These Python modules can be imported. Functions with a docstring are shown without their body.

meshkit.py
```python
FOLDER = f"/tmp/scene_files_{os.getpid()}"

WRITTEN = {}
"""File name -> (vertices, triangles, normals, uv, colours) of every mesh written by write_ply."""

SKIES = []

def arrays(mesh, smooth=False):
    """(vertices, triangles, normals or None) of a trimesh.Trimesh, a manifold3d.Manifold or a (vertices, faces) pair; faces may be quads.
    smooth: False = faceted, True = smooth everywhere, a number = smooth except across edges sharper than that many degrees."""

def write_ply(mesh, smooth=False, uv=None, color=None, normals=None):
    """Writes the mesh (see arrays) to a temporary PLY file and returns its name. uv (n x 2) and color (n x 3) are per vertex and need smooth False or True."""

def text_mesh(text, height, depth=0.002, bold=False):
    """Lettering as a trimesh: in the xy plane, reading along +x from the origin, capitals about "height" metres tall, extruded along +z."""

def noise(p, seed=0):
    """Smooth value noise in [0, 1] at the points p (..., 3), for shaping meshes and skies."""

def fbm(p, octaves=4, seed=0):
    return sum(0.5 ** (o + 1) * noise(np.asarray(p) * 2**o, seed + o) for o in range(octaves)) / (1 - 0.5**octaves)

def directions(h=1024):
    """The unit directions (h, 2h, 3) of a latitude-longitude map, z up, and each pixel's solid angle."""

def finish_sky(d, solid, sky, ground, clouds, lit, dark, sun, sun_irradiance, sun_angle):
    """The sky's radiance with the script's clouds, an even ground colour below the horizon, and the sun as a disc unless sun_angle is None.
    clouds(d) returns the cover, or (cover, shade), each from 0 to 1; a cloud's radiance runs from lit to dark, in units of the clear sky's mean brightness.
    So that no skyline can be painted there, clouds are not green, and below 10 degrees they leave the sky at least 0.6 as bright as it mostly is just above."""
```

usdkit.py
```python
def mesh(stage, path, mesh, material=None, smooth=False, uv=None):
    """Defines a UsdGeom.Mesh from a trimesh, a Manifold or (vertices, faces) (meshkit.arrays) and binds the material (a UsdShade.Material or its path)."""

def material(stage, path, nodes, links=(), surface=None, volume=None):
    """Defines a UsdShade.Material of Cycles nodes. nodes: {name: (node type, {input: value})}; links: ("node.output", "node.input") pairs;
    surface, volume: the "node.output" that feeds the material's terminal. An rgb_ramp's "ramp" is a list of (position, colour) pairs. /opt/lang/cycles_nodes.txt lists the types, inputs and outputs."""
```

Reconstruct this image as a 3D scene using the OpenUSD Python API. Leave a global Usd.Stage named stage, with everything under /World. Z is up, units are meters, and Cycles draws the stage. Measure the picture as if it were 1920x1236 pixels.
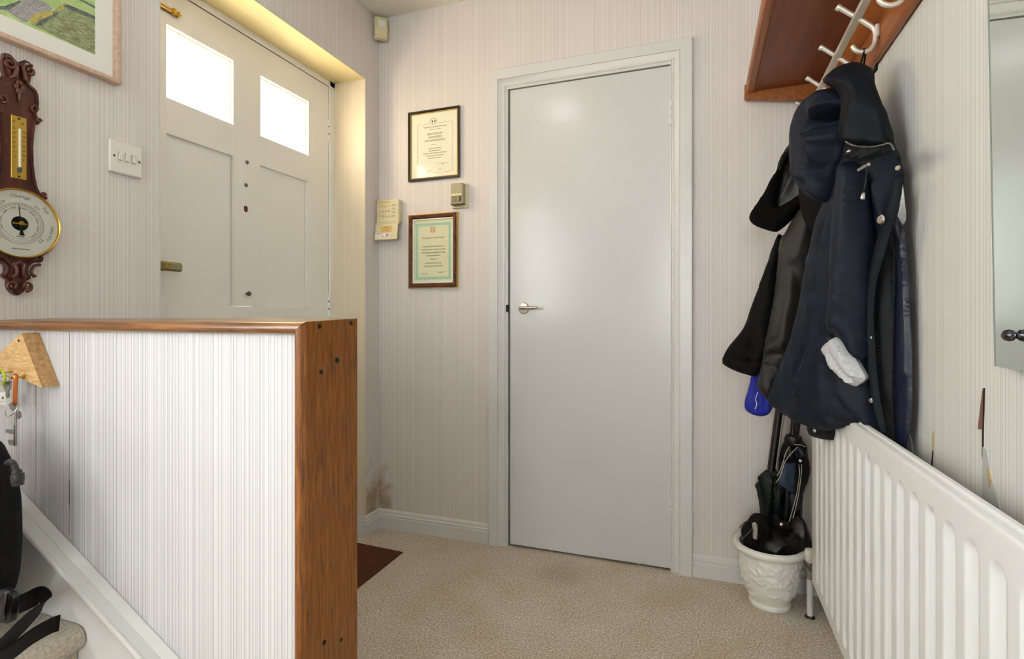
import math, random, sys
import numpy as np
import trimesh, shapely
from shapely.geometry import Polygon, LineString, Point
from scipy.spatial import Delaunay
from pxr import Usd, UsdGeom, UsdLux, UsdShade, Sdf, Gf, Vt
import usdkit, meshkit
from meshkit import text_mesh, noise, fbm

random.seed(7); np.random.seed(7)
stage = Usd.Stage.CreateInMemory()
UsdGeom.SetStageUpAxis(stage, UsdGeom.Tokens.z); UsdGeom.SetStageMetersPerUnit(stage, 1.0)
UsdGeom.Xform.Define(stage, '/World'); UsdGeom.Scope.Define(stage, '/World/Looks')
PI = math.pi

# ------------------------------------------------------------------ camera, lights, exposure
FPX, YAW, HOR = 995.26, -0.3455, 595.78           # focal length in pixels of the 1920 px frame, heading, horizon row
CAM = np.array([0.793, -2.167, 0.9934])
SY, CY = math.sin(YAW), math.cos(YAW)
cam = UsdGeom.Camera.Define(stage, '/World/camera')
cam.CreateHorizontalApertureAttr(36.0); cam.CreateVerticalApertureAttr(36.0 * 1236 / 1920)
cam.CreateFocalLengthAttr(36.0 * FPX / 1920)
cam.CreateVerticalApertureOffsetAttr(-(618 - HOR) * 36.0 / 1920)
cam.CreateClippingRangeAttr(Gf.Vec2f(0.02, 100))
cam.CreateExposureAttr(0.25)
cam.AddTransformOp().Set(Gf.Matrix4d(CY, -SY, 0, 0, 0, 0, 1, 0, -SY, -CY, 0, 0, *CAM.tolist(), 1))


def rect_light(name, pos, direction, w, h, color, power):
    """A light filling a window opening, shining along direction; power is radiance."""
    l = UsdLux.RectLight.Define(stage, '/World/' + name)
    d = np.asarray(direction, float); d /= np.linalg.norm(d)
    up = np.array([0, 0, 1.0]) if abs(d[2]) < .9 else np.array([0, 1.0, 0])
    zz = -d; xx = np.cross(up, zz); xx /= np.linalg.norm(xx); yy = np.cross(zz, xx)
    l.AddTransformOp().Set(Gf.Matrix4d(*xx, 0, *yy, 0, *zz, 0, *pos, 1))
    l.CreateWidthAttr(w); l.CreateHeightAttr(h); l.CreateColorAttr(Gf.Vec3f(*color)); l.CreateIntensityAttr(power)
    return l


# bright daylight outside the two panes of the front door, the landing window and the rear window
rect_light('daylight_door_pane', (-0.95, -0.804, 1.823), (1, 0, 0), 0.34, 0.30, (1.0, 0.60, 0.17), 12)
rect_light('daylight_door_pane_001', (-0.95, -0.412, 1.823), (1, 0, 0), 0.34, 0.30, (1.0, 0.60, 0.17), 12)
rect_light('daylight_side_window', (-0.71, -2.92, 1.52), (1, 0, 0), 1.50, 1.10, (0.86, 0.93, 1.0), 2.6)  # window inferred from the door sheen, widened here to brighten the right side
rect_light('daylight_rear_window', (0.78, -6.23, 1.50), (0, 1, 0), 0.80, 1.70, (0.88, 0.94, 1.0), 4.0)
lamp = UsdLux.DiskLight.Define(stage, '/World/ceiling_lamp_light')
lamp.AddTranslateOp().Set((-0.07, -1.21, 2.350)); lamp.CreateRadiusAttr(0.11)
lamp.CreateColorAttr(Gf.Vec3f(1.0, 0.97, 0.95)); lamp.CreateIntensityAttr(13.5)
dome = UsdLux.DomeLight.Define(stage, '/World/sky')
dome.CreateColorAttr(Gf.Vec3f(0.95, 0.98, 1.0)); dome.CreateIntensityAttr(2.6)


# ------------------------------------------------------------------ measuring
def ray(u, v):
    x = (u - 960) / FPX
    return np.array([SY + x * CY, CY - x * SY, -(v - HOR) / FPX])


def at(u, v, ax, val):
    """The point of the plane ax = val that the photograph shows at (u, v)."""
    d = ray(u, v); i = 'xyz'.index(ax)
    return CAM + (val - CAM[i]) / d[i] * d


# ------------------------------------------------------------------ materials
def lin(c):
    if isinstance(c, str):
        c = [int(c[i:i + 2], 16) / 255 for i in (0, 2, 4)]
    return tuple(x / 12.92 if x <= .04045 else ((x + .055) / 1.055) ** 2.4 for x in c)


M = {}


def plain(name, color, rough=.5, metallic=0., coat=0., sheen=0., bump=None, spec=None):
    p = {'base_color': lin(color), 'roughness': rough, 'metallic': metallic}
    if coat: p['coat_weight'] = coat; p['coat_roughness'] = .15
    if sheen: p['sheen_weight'] = sheen; p['sheen_roughness'] = .5
    if spec is not None: p['specular_ior_level'] = spec
    nodes, links = {'p': ('principled_bsdf', p)}, []
    if bump:
        sc, st, ds = bump
        nodes |= {'g': ('geometry', {}), 'n': ('noise_texture', {'scale': float(sc), 'detail': 3.}), 'b': ('bump', {'strength': st, 'distance': ds})}
        links += [('g.position', 'n.vector'), ('n.fac', 'b.height'), ('b.normal', 'p.normal')]
    M[name] = usdkit.material(stage, '/World/Looks/' + name, nodes, links, surface='p.BSDF')
    return M[name]


def mottled(name, c0, c1, scale, rough=.5, stretch=(1, 1, 1), bump=(.2, .002), detail=5., distortion=0., coat=0., lo=.3, hi=.7, metallic=0., sheen=0., spec=None):
    """Two tones mixed by a stretched noise: wood grain, carpet, cloth."""
    p = {'roughness': rough, 'metallic': metallic}
    if coat: p['coat_weight'] = coat; p['coat_roughness'] = .2
    if sheen: p['sheen_weight'] = sheen
    if spec is not None: p['specular_ior_level'] = spec
    nodes = {'g': ('geometry', {}), 'm': ('mapping', {'scale': tuple(float(s) for s in stretch)}),
             'n': ('noise_texture', {'scale': float(scale), 'detail': detail, 'distortion': distortion, 'roughness': .6}),
             'r': ('rgb_ramp', {'ramp': [(lo, lin(c0)), (hi, lin(c1))]}), 'b': ('bump', {'strength': bump[0], 'distance': bump[1]}), 'p': ('principled_bsdf', p)}
    links = [('g.position', 'm.vector'), ('m.vector', 'n.vector'), ('n.fac', 'r.fac'), ('r.color', 'p.base_color'), ('n.fac', 'b.height'), ('b.normal', 'p.normal')]
    M[name] = usdkit.material(stage, '/World/Looks/' + name, nodes, links, surface='p.BSDF')
    return M[name]


def wallpaper(name, axis, c_dark, c_light, stain=None):
    """Cream paper with fine uneven vertical ribs that run along z; axis is the horizontal direction of the wall."""
    nodes = {'g': ('geometry', {}), 's': ('separate_xyz', {}),
             'n1': ('noise_texture', {'dimensions': '1D', 'scale': 330., 'detail': 1.5, 'roughness': .6}),
             'n2': ('noise_texture', {'dimensions': '1D', 'scale': 60., 'detail': 2.}),
             'a': ('math', {'math_type': 'multiply_add', 'value2': .17}), 'sc': ('math', {'math_type': 'multiply', 'value2': .82}),
             'r': ('rgb_ramp', {'ramp': [(.36, lin(c_dark)), (.50, lin([(x * .35 + y * .65) for x, y in zip([int(c_dark[i:i + 2], 16) / 255 for i in (0, 2, 4)], [int(c_light[i:i + 2], 16) / 255 for i in (0, 2, 4)])])), (.64, lin(c_light))]}),
             'b': ('bump', {'strength': .35, 'distance': .0012}), 'p': ('principled_bsdf', {'roughness': .62, 'specular_ior_level': .35})}
    links = [('g.position', 's.vector'), (f's.{axis}', 'n1.w'), (f's.{axis}', 'n2.w'), ('n1.fac', 'sc.value1'), ('n2.fac', 'a.value1'), ('sc.value', 'a.value3'),
             ('a.value', 'r.fac'), ('n1.fac', 'b.height'), ('b.normal', 'p.normal')]
    # multiply_add: value1 * value2 + value3
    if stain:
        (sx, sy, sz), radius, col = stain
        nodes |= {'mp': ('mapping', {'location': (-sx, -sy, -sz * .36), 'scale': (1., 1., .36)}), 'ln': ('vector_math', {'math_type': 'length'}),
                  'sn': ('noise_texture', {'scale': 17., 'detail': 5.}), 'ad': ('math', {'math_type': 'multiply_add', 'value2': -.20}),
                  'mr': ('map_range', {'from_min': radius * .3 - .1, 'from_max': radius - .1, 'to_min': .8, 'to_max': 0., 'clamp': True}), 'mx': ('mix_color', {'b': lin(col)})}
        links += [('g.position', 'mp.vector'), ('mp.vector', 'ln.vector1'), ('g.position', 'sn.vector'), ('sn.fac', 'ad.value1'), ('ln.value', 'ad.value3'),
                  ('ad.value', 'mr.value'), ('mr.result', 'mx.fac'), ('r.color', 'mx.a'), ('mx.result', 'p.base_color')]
    else:
        links.append(('r.color', 'p.base_color'))
    M[name] = usdkit.material(stage, '/World/Looks/' + name, nodes, links, surface='p.BSDF')


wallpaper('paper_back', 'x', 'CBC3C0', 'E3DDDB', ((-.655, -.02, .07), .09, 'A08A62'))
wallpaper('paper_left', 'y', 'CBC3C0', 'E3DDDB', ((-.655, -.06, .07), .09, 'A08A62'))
wallpaper('paper_right', 'y', 'BBBAB7', 'DEDDDA')
wallpaper('paper_stair', 'x', 'B2B0B1', 'DFDDDE')
wallpaper('paper_soffit_glow', 'x', 'D6C48C', 'EADDAE')  # yellow tone puts the warm pane light into the soffit paper
wallpaper('paper_reveal_glow', 'x', 'D2C6B0', 'E8DCC6')  # slight yellow in the paper adds to the warm pane light
wallpaper('paper_plain', 'x', 'C4BDB2', 'E2DCD0')
plain('white_gloss', 'D6D5D4', .28, bump=(60, .12, .0015))
plain('door_gloss', 'CECECF', .2, bump=(22, .10, .0015))
plain('cream_gloss', 'EFEDE7', .35, bump=(45, .15, .0015))
plain('ceiling_paint', 'E0DCD0', .8, bump=(120, .3, .001))
plain('dark_gap', '14120F', .9)
M['carpet'] = usdkit.material(stage, '/World/Looks/carpet', {
    'g': ('geometry', {}), 'n': ('noise_texture', {'scale': 165., 'detail': 3., 'roughness': .65}), 'n2': ('noise_texture', {'scale': 5., 'detail': 4.}),
    'r': ('rgb_ramp', {'ramp': [(.30, lin('94897A')), (.50, lin('CAC1B4')), (.68, lin('EFE9E1'))]}), 'r2': ('rgb_ramp', {'ramp': [(.35, lin('F6EEE2')), (.65, lin('FFFFFF'))]}),
    'mm': ('mix_color', {'blend_type': 'multiply', 'fac': 1.0}), 'mp': ('mapping', {'location': (-.27, .17, 0.), 'scale': (1., 1., 1.)}), 'ln': ('vector_math', {'math_type': 'length'}),
    'ad': ('math', {'math_type': 'multiply_add', 'value2': -.16}), 'mr': ('map_range', {'from_min': -.06, 'from_max': .05, 'to_min': .35, 'to_max': 0., 'clamp': True}), 'st': ('mix_color', {'b': lin('8E6F50')}),
    'b': ('bump', {'strength': .45, 'distance': .0025}), 'p': ('principled_bsdf', {'roughness': .95, 'specular_ior_level': .1})},
    [('g.position', 'n.vector'), ('g.position', 'n2.vector'), ('n.fac', 'r.fac'), ('n2.fac', 'r2.fac'), ('r.color', 'mm.a'), ('r2.color', 'mm.b'), ('g.position', 'mp.vector'), ('mp.vector', 'ln.vector1'), ('n2.fac', 'ad.value1'), ('ln.value', 'ad.value3'),
     ('ad.value', 'mr.value'), ('mr.result', 'st.fac'), ('mm.result', 'st.a'), ('st.result', 'p.base_color'), ('n.fac', 'b.height'), ('b.normal', 'p.normal')], surface='p.BSDF')
mottled('stair_carpet', 'A99C88', 'DAD0BF', 210, .95, bump=(1., .006), detail=6., sheen=.2)
mottled('coir', '3A1B0A', '6E3816', 130, .95, bump=(1., .008), detail=6.)
mottled('mahogany_z', '5A2D0B', '9A5D1C', 9, .42, (36, 36, 2.0), (.15, .0008), 8., .5, coat=.15, lo=.32, hi=.66)
mottled('mahogany_x', '5A3414', '9C6A3C', 9, .33, (.6, 13, 13), (.15, .001), 8., .6, coat=.3, lo=.34, hi=.66)
mottled('teak_y', '74381A', '8C4822', 7, .45, (8, .5, 8), (.1, .001), 7., .8, lo=.32, hi=.68)
mottled('teak_lip', '884A22', 'A96832', 9, .4, (12, .6, 12), (.1, .001), 7., .5, lo=.32, hi=.68)
mottled('teak_board', '8A4A1B', 'A9642C', 7, .38, (8, .5, 8), (.1, .001), 7., .9, lo=.32, hi=.68)
mottled('pine', 'C9965A', 'E8C692', 9, .55, (4, 4, 16), (.1, .001), 5., 1.2, lo=.35, hi=.65)
mottled('pine_end', 'A27A4C', 'C9A070', 9, .6, (14, 14, 6), (.1, .001), 5., 1.5, lo=.35, hi=.65)
mottled('pale_frame', 'B99A84', 'D3B8A4', 9, .5, (10, 10, 10), (.1, .001), 5., .6, lo=.3, hi=.7)
mottled('carved_wood', '2A0D08', '5E2A1C', 40, .38, (1, 1, .35), (.25, .0015), 6., .6, coat=.3, lo=.3, hi=.72)
plain('carved_light', '552618', .35, coat=.3)
plain('brass', 'C9A24A', .28, 1.)
plain('brass_plate', 'D8B858', .32, .85)
plain('tarnished_brass', '9C9A72', .35, .8)
plain('silver_dial', 'D3D6D8', .35, .25)
plain('dial_print', '5A5F66', .6)
plain('black_print', '1C1A18', .7)
plain('grey_print', '5F5C58', .7)
plain('chrome', 'C8C8C8', .15, 1.)
plain('dark_chrome', '5A5660', .12, 1.)
plain('steel', 'A9A7A2', .3, 1.)
plain('satin_nickel', 'BDB6A4', .28, 1.)
plain('aluminium', 'DAD5C9', .38, .45)
plain('copper', 'C9743A', .22, 1.)
plain('lime_green', 'B9CF2C', .3, .5)
plain('black_plastic', '0E0E10', .35)
plain('white_plastic', 'E2DFD6', .35)
plain('ivory_plastic', 'DCD2AC', .4)
plain('beige_plastic', 'A8A082', .42)
plain('beige_dark', '5E563C', .5)
plain('yellow_label', 'D9B56A', .6)
plain('white_paper', 'EAE6DC', .75)
plain('cream_paper', 'DEDDC4', .75)
plain('mat_board', 'E4E3DE', .8)
plain('teal_print', '9CC8B9', .7)
plain('coral_print', 'CFA27F', .7)
plain('red_print', 'B2402C', .6)
plain('black_frame', '1B1712', .3, coat=.4)
plain('gilt', '9C8040', .35, .8)
mottled('walnut_frame', '2C0F06', '6B3417', 60, .25, (1, 1, .6), (.1, .0005), 4., 1., coat=.5, lo=.3, hi=.7)
plain('rust', '5A2A12', .8)
plain('grey_screw', '6A665E', .4, .7)
plain('radiator_white', 'DDDEDE', .3, bump=(30, .05, .001))
plain('plaster', 'AFB1AE', .9, bump=(60, .3, .001))
plain('torn_back', '70483F', .85)
plain('torn_core', 'B39A6C', .9)
plain('pot_glaze', 'E9E8E3', .28, coat=.2)
mottled('navy_cotton', '030814', '0A172C', 46, .66, bump=(.25, .0015), detail=5., spec=.3)
mottled('navy_dark', '02050B', '070E1A', 46, .7, bump=(.2, .0015), detail=5., spec=.25)
plain('navy_satin', '040C28', .36, sheen=.1, bump=(14, .3, .01))
plain('deep_navy', '04060C', .8)
mottled('grey_jersey', 'A3A5AA', 'C8C9CC', 260, .95, bump=(.2, .001), detail=4.)
mottled('olive_wax', '0B0A08', '191814', 40, .6, bump=(.25, .002), detail=5.)
plain('black_cloth', '050506', .8, bump=(60, .3, .002), spec=.2)
plain('black_velvet', '030304', .95, spec=.15)
plain('grey_lining', '2C2C2D', .5, bump=(26, .3, .006))
mottled('sherpa', '060506', '231F1E', 420, .95, bump=(1., .003), detail=3.)
plain('black_nylon', '0A0A0D', .4, bump=(40, .3, .003))
plain('royal_blue', '0C1E9E', .6, bump=(40, .3, .003))
plain('maroon_black', '120A0C', .35)
plain('umbrella_green', '0A1413', .5, bump=(30, .3, .003), spec=.3)
plain('umbrella_navy', '0B0E1A', .42, bump=(30, .3, .003), spec=.3)
plain('umbrella_slate', '2E4058', .5, bump=(30, .3, .003))
plain('pale_cord', 'B4AC98', .7)
plain('mirror_edge', '7E8580', .3)
usdkit_mirror = usdkit.material(stage, '/World/Looks/mirror_silver', {'g': ('glossy_bsdf', {'color': (.74, .79, .755), 'roughness': 0.0})}, [], surface='g.BSDF'); M['mirror_silver'] = usdkit_mirror
M['window_glass'] = usdkit.material(stage, '/World/Looks/window_glass', {'f': ('fresnel', {'IOR': 1.45}), 't': ('transparent_bsdf', {'color': (1., 1., .97)}), 'g': ('glossy_bsdf', {'color': (1., 1., 1.), 'roughness': .03}), 'm': ('mix_closure', {}), 'bk': ('geometry', {}), 'iv': ('math', {'math_type': 'subtract', 'value1': 1.0}), 'mu': ('math', {'math_type': 'multiply'})},
                                    [('f.fac', 'mu.value1'), ('bk.backfacing', 'iv.value2'), ('iv.value', 'mu.value2'), ('mu.value', 'm.fac'), ('t.BSDF', 'm.closure1'), ('g.BSDF', 'm.closure2')], surface='m.closure')
M['lamp_glass'] = usdkit.material(stage, '/World/Looks/lamp_glass', {'e': ('emission', {'color': (1., .95, .88), 'strength': 3.})}, [], surface='e.emission')


# ------------------------------------------------------------------ shapes
def fix(m):
    if m.volume < 0: m.invert()
    return m


def cat(*ms):
    ms = [x for m in ms for x in (m if isinstance(m, (list, tuple)) else [m])]
    return trimesh.util.concatenate(ms)


def box(x0, x1, y0, y1, z0, z1, c=0.):
    """A box with chamfered edges."""
    lo, hi = np.minimum([x0, y0, z0], [x1, y1, z1]), np.maximum([x0, y0, z0], [x1, y1, z1])
    if c <= 0:
        m = trimesh.creation.box(hi - lo); m.apply_translation((lo + hi) / 2); return m
    c = min(c, .49 * (hi - lo).min()); pts = []
    for k in range(3):
        l, h = lo + c, hi - c
        l[k], h[k] = lo[k], hi[k]
        pts += [[a, b, d] for a in (l[0], h[0]) for b in (l[1], h[1]) for d in (l[2], h[2])]
    return trimesh.convex.convex_hull(np.array(pts))


def prism(poly, ax, c0, c1):
    """A polygon of the two other axes (in xyz order), extruded along ax from c0 to c1."""
    p = poly.buffer(0) if hasattr(poly, 'geom_type') else Polygon(poly).buffer(0)
    m = trimesh.util.concatenate([trimesh.creation.extrude_polygon(q, abs(c1 - c0), engine='earcut') for q in getattr(p, 'geoms', [p])])
    v = m.vertices; a, b, t = v[:, 0], v[:, 1], v[:, 2] + min(c0, c1)
    m.vertices = np.stack({'x': (t, a, b), 'y': (a, t, b), 'z': (a, b, t)}[ax], 1)
    return fix(m)


def rect(a0, a1, b0, b1): return Polygon([(a0, b0), (a1, b0), (a1, b1), (a0, b1)])


def tube(pts, r, n=10, cap=True):
    """A round tube through the points; r is one radius or one per point."""
    p = np.asarray(pts, float); k = len(p); r = np.broadcast_to(np.asarray(r, float), (k,))
    t = np.gradient(p, axis=0); t /= np.maximum(np.linalg.norm(t, axis=1, keepdims=True), 1e-12)
    a = np.array([0, 0, 1.0]) if abs(t[0][2]) < .9 else np.array([1.0, 0, 0])
    u = np.cross(t[0], a); u /= np.linalg.norm(u); rings = []
    for i in range(k):
        u = u - t[i] * (u @ t[i]); u /= np.linalg.norm(u); w = np.cross(t[i], u)
        th = np.arange(n) * 2 * PI / n
        rings.append(p[i] + r[i] * (np.cos(th)[:, None] * u + np.sin(th)[:, None] * w))
    v = np.vstack(rings); f = []
    for i in range(k - 1):
        for j in range(n):
            q = [i * n + j, i * n + (j + 1) % n, (i + 1) * n + (j + 1) % n, (i + 1) * n + j]
            f += [[q[0], q[1], q[2]], [q[0], q[2], q[3]]]
    if cap:
        v = np.vstack([v, p[0], p[-1]]); c0, c1 = len(v) - 2, len(v) - 1
        for j in range(n):
            f += [[c0, (j + 1) % n, j], [c1, (k - 1) * n + j, (k - 1) * n + (j + 1) % n]]
    return fix(trimesh.Trimesh(v, f, process=False))


def curve(pts, n=6):
    """A smooth (Catmull-Rom) polyline through the points."""
    p = np.asarray(pts, float); q = np.vstack([2 * p[0] - p[1], p, 2 * p[-1] - p[-2]]); out = []
    for i in range(1, len(q) - 2):
        for s in np.arange(n) / n:
            out.append(.5 * ((2 * q[i]) + (q[i + 1] - q[i - 1]) * s + (2 * q[i - 1] - 5 * q[i] + 4 * q[i + 1] - q[i + 2]) * s ** 2 + (3 * q[i] - q[i - 1] - 3 * q[i + 1] + q[i + 2]) * s ** 3))
    return np.array(out + [p[-1]])


def lathe(profile, centre, axis='z', n=40):
    """Profile of (radius, height) turned about an axis through centre."""
    m = trimesh.creation.revolve(np.asarray(profile, float), sections=n)
    v = m.vertices.copy()
    if axis == 'x': v = v[:, [2, 0, 1]]
    if axis == 'y': v = np.stack([v[:, 0], -v[:, 2], v[:, 1]], 1)      # height towards the viewer (-y)
    m.vertices = v + np.asarray(centre, float)
    return fix(m)


def ball(c, r, sub=2):
    m = trimesh.creation.icosphere(sub, 1.0); m.vertices = m.vertices * np.broadcast_to(r, (3,)) + np.asarray(c, float); return m


def mitre(path, profile, to3d, closed=False):
    """Sweeps a closed profile of (offset to the left of the path, height) along a polyline with mitred corners."""
    p = np.asarray(path, float); n = len(p); prof = np.asarray(profile, float); rings = []
    d = [(p[(i + 1) % n] - p[i]) / np.linalg.norm(p[(i + 1) % n] - p[i]) for i in range(n if closed else n - 1)]
    nrm = [np.array([-x[1], x[0]]) for x in d]
    for i in range(n):
        a = nrm[i - 1] if (closed or i) else nrm[0]
        b = nrm[i % len(nrm)] if (closed or i < n - 1) else nrm[-1]
        m = (a + b) / (1 + a @ b)
        rings.append([to3d(*(p[i] + o * m), h) for o, h in prof])
    v = np.array(rings).reshape(-1, 3); k = len(prof); f = []
    for i in range(n if closed else n - 1):
        j = (i + 1) % n
        for q in range(k):
            r = (q + 1) % k
            f += [[i * k + q, j * k + q, j * k + r], [i * k + q, j * k + r, i * k + r]]
    if not closed:
        tri = trimesh.creation.triangulate_polygon(Polygon(prof), engine='earcut')
        idx = [int(np.argmin(((prof - x) ** 2).sum(1))) for x in tri[0]]
        for t in tri[1]:
            a, b, c = (idx[x] for x in t)
            f += [[a, b, c], [(n - 1) * k + c, (n - 1) * k + b, (n - 1) * k + a]]
    return fix(trimesh.Trimesh(v, f, process=False))


def text(txt, h, pos, wall='back', slant=0., depth=.0003, bold=False, squeeze=1., anchor=.5):
    m = text_mesh(txt, h, depth, bold); v = m.vertices.copy()
    x = (v[:, 0] - v[:, 0].min() - anchor * np.ptp(v[:, 0])) * squeeze + slant * v[:, 1]
    y, z = v[:, 1], v[:, 2]
    o = np.asarray(pos, float)
    m.vertices = o + (np.stack([x, -z, y], 1) if wall == 'back' else np.stack([z, x, y], 1))
    return m


# ------------------------------------------------------------------ scene tree
COUNT = {}


def numbered(name, parent='/World'):
    key = f'{parent}/{name}'; k = COUNT.get(key, 0); COUNT[key] = k + 1
    return key if k == 0 else f'{key}_{k:03d}'


ORIGIN = {}


def keys(prim, label=None, cat=None, group=None, kind=None):
    for k, v in (('label', label), ('category', cat), ('group', group), ('kind', kind)):
        if v: prim.SetCustomDataByKey(k, v)


def thing(name, loc, label=None, cat=None, group=None, kind=None):
    x = UsdGeom.Xform.Define(stage, numbered(name)); x.AddTranslateOp().Set(tuple(float(c) for c in loc))
    ORIGIN[str(x.GetPath())] = np.asarray(loc, float)
    keys(x.GetPrim(), label, cat, group, kind)
    return str(x.GetPath())


def part(name, mesh, mat, parent='/World', smooth=30, label=None, cat=None, group=None, kind=None):
    """One Mesh under parent; the mesh is given in world coordinates."""
    o = ORIGIN.get(parent, np.zeros(3)); m = mesh.copy(); m.vertices = m.vertices - o
    path = numbered(name, parent)
    prim = usdkit.mesh(stage, path, m, M[mat], smooth=smooth).GetPrim()
    ORIGIN[path] = o
    keys(prim, label, cat, group, kind)
    return path


# ================================================================== THE ROOM
XL, XR, ZC, XDOOR = -0.6624, 1.2143, 2.4147, -0.835     # left wall, right wall, ceiling, face of the front door
W2, H2 = 0.675, 1.981                                    # inner door leaf

part('floor', cat(box(-.98, XR, -6.2, .1, -.06, 0)), 'carpet', kind='structure')
part('ceiling', box(-.98, XR + .1, -6.2, .1, ZC, ZC + .08), 'ceiling_paint', kind='structure')

hole = rect(-.006, W2 + .006, -.1, H2 + .006)
part('wall_light_stop', box(-.2, W2 + .2, .101, .12, -.02, 2.2), 'cream_gloss', kind='structure')  # unseen plate added behind the inner door to stop a light leak
part('wall_back', prism(rect(XL - .1, XR + .1, 0, ZC).difference(hole), 'y', 0, .1), 'paper_back', kind='structure')
# left wall: thick, with the opening of the front door (wallpapered reveal) and the landing window behind the viewer
LO0, LO1, LOZ = -1.083, -.107, 2.089
left = rect(-6.2, 0, 0, ZC).difference(rect(LO0, LO1, -.1, LOZ)).difference(rect(-3.70, -2.14, .94, 2.10))
part('wall_left', prism(left, 'x', XL - .17, XL), 'paper_left', kind='structure')
outer = rect(-6.2, .1, 0, ZC).difference(rect(LO0 + .03, LO1 - .03, -.1, LOZ - .02)).difference(rect(-3.70, -2.14, .94, 2.10))
part('wall_outer', prism(outer, 'x', -.98, XL - .17), 'cream_gloss', kind='structure')
WL = '/World/wall_left'
part('soffit_paper', box(-.8288, XL + .0004, LO0, LO1, LOZ - .0025, LOZ), 'paper_soffit_glow', WL)
part('reveal_paper', box(-.8288, XL + .0004, LO1 - .0025, LO1, .087, LOZ - .0025), 'paper_reveal_glow', WL)
part('wall_right', prism(rect(-6.2, 0, 0, ZC), 'x', XR, XR + .1), 'paper_right', kind='structure')
part('wall_rear', prism(rect(XL - .1, XR + .1, 0, ZC).difference(rect(.36, 1.19, .62, 2.38)), 'y', -6.3, -6.2), 'paper_plain', kind='structure')
for k, (a0, a1, b0, b1, ax, c) in enumerate([(.36, 1.19, .62, 2.38, 'y', -6.25), (-3.70, -2.14, .94, 2.10, 'x', -.755)]):
    w = thing(f'window_{k + 1}', (0, 0, 0), kind='structure')
    part('window_frame', cat(*[prism(rect(a0, a1, b0, b1).difference(rect(a0 + .04, (a0 + a1) / 2 - .02, b0 + .04, b1 - .04)).difference(rect((a0 + a1) / 2 + .02, a1 - .04, b0 + .04, b1 - .04)), ax, c - .02, c + .02)]), 'white_gloss', w)
    for q in (0, 1):
        m = (a0 + a1) / 2
        part('window_pane', prism(rect(*((a0 + .04, m - .02) if q == 0 else (m + .02, a1 - .04)), b0 + .04, b1 - .04), ax, c - .002, c + .002), 'window_glass', w)

# skirting boards
SK = [(0, 0), (.017, 0), (.017, .052), (.0145, .056), (.0155, .064), (.0105, .069), (.0095, .078), (.005, .084), (0, .086)]
xy = lambda x, y, h: (x, y, h)
part('baseboard_back', cat(mitre([(-.0913, 0), (XL, 0), (XL, LO1), (-.82, LO1)], SK, xy), mitre([(XR, 0), (.7548, 0)], SK, xy)), 'white_gloss', kind='structure')
part('baseboard_right', mitre([(XR, -6.18), (XR, -.0175)], SK, xy), 'white_gloss', kind='structure')
part('baseboard_left', mitre([(XL, LO0), (XL, -1.345)], SK, xy), 'white_gloss', kind='structure')

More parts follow.
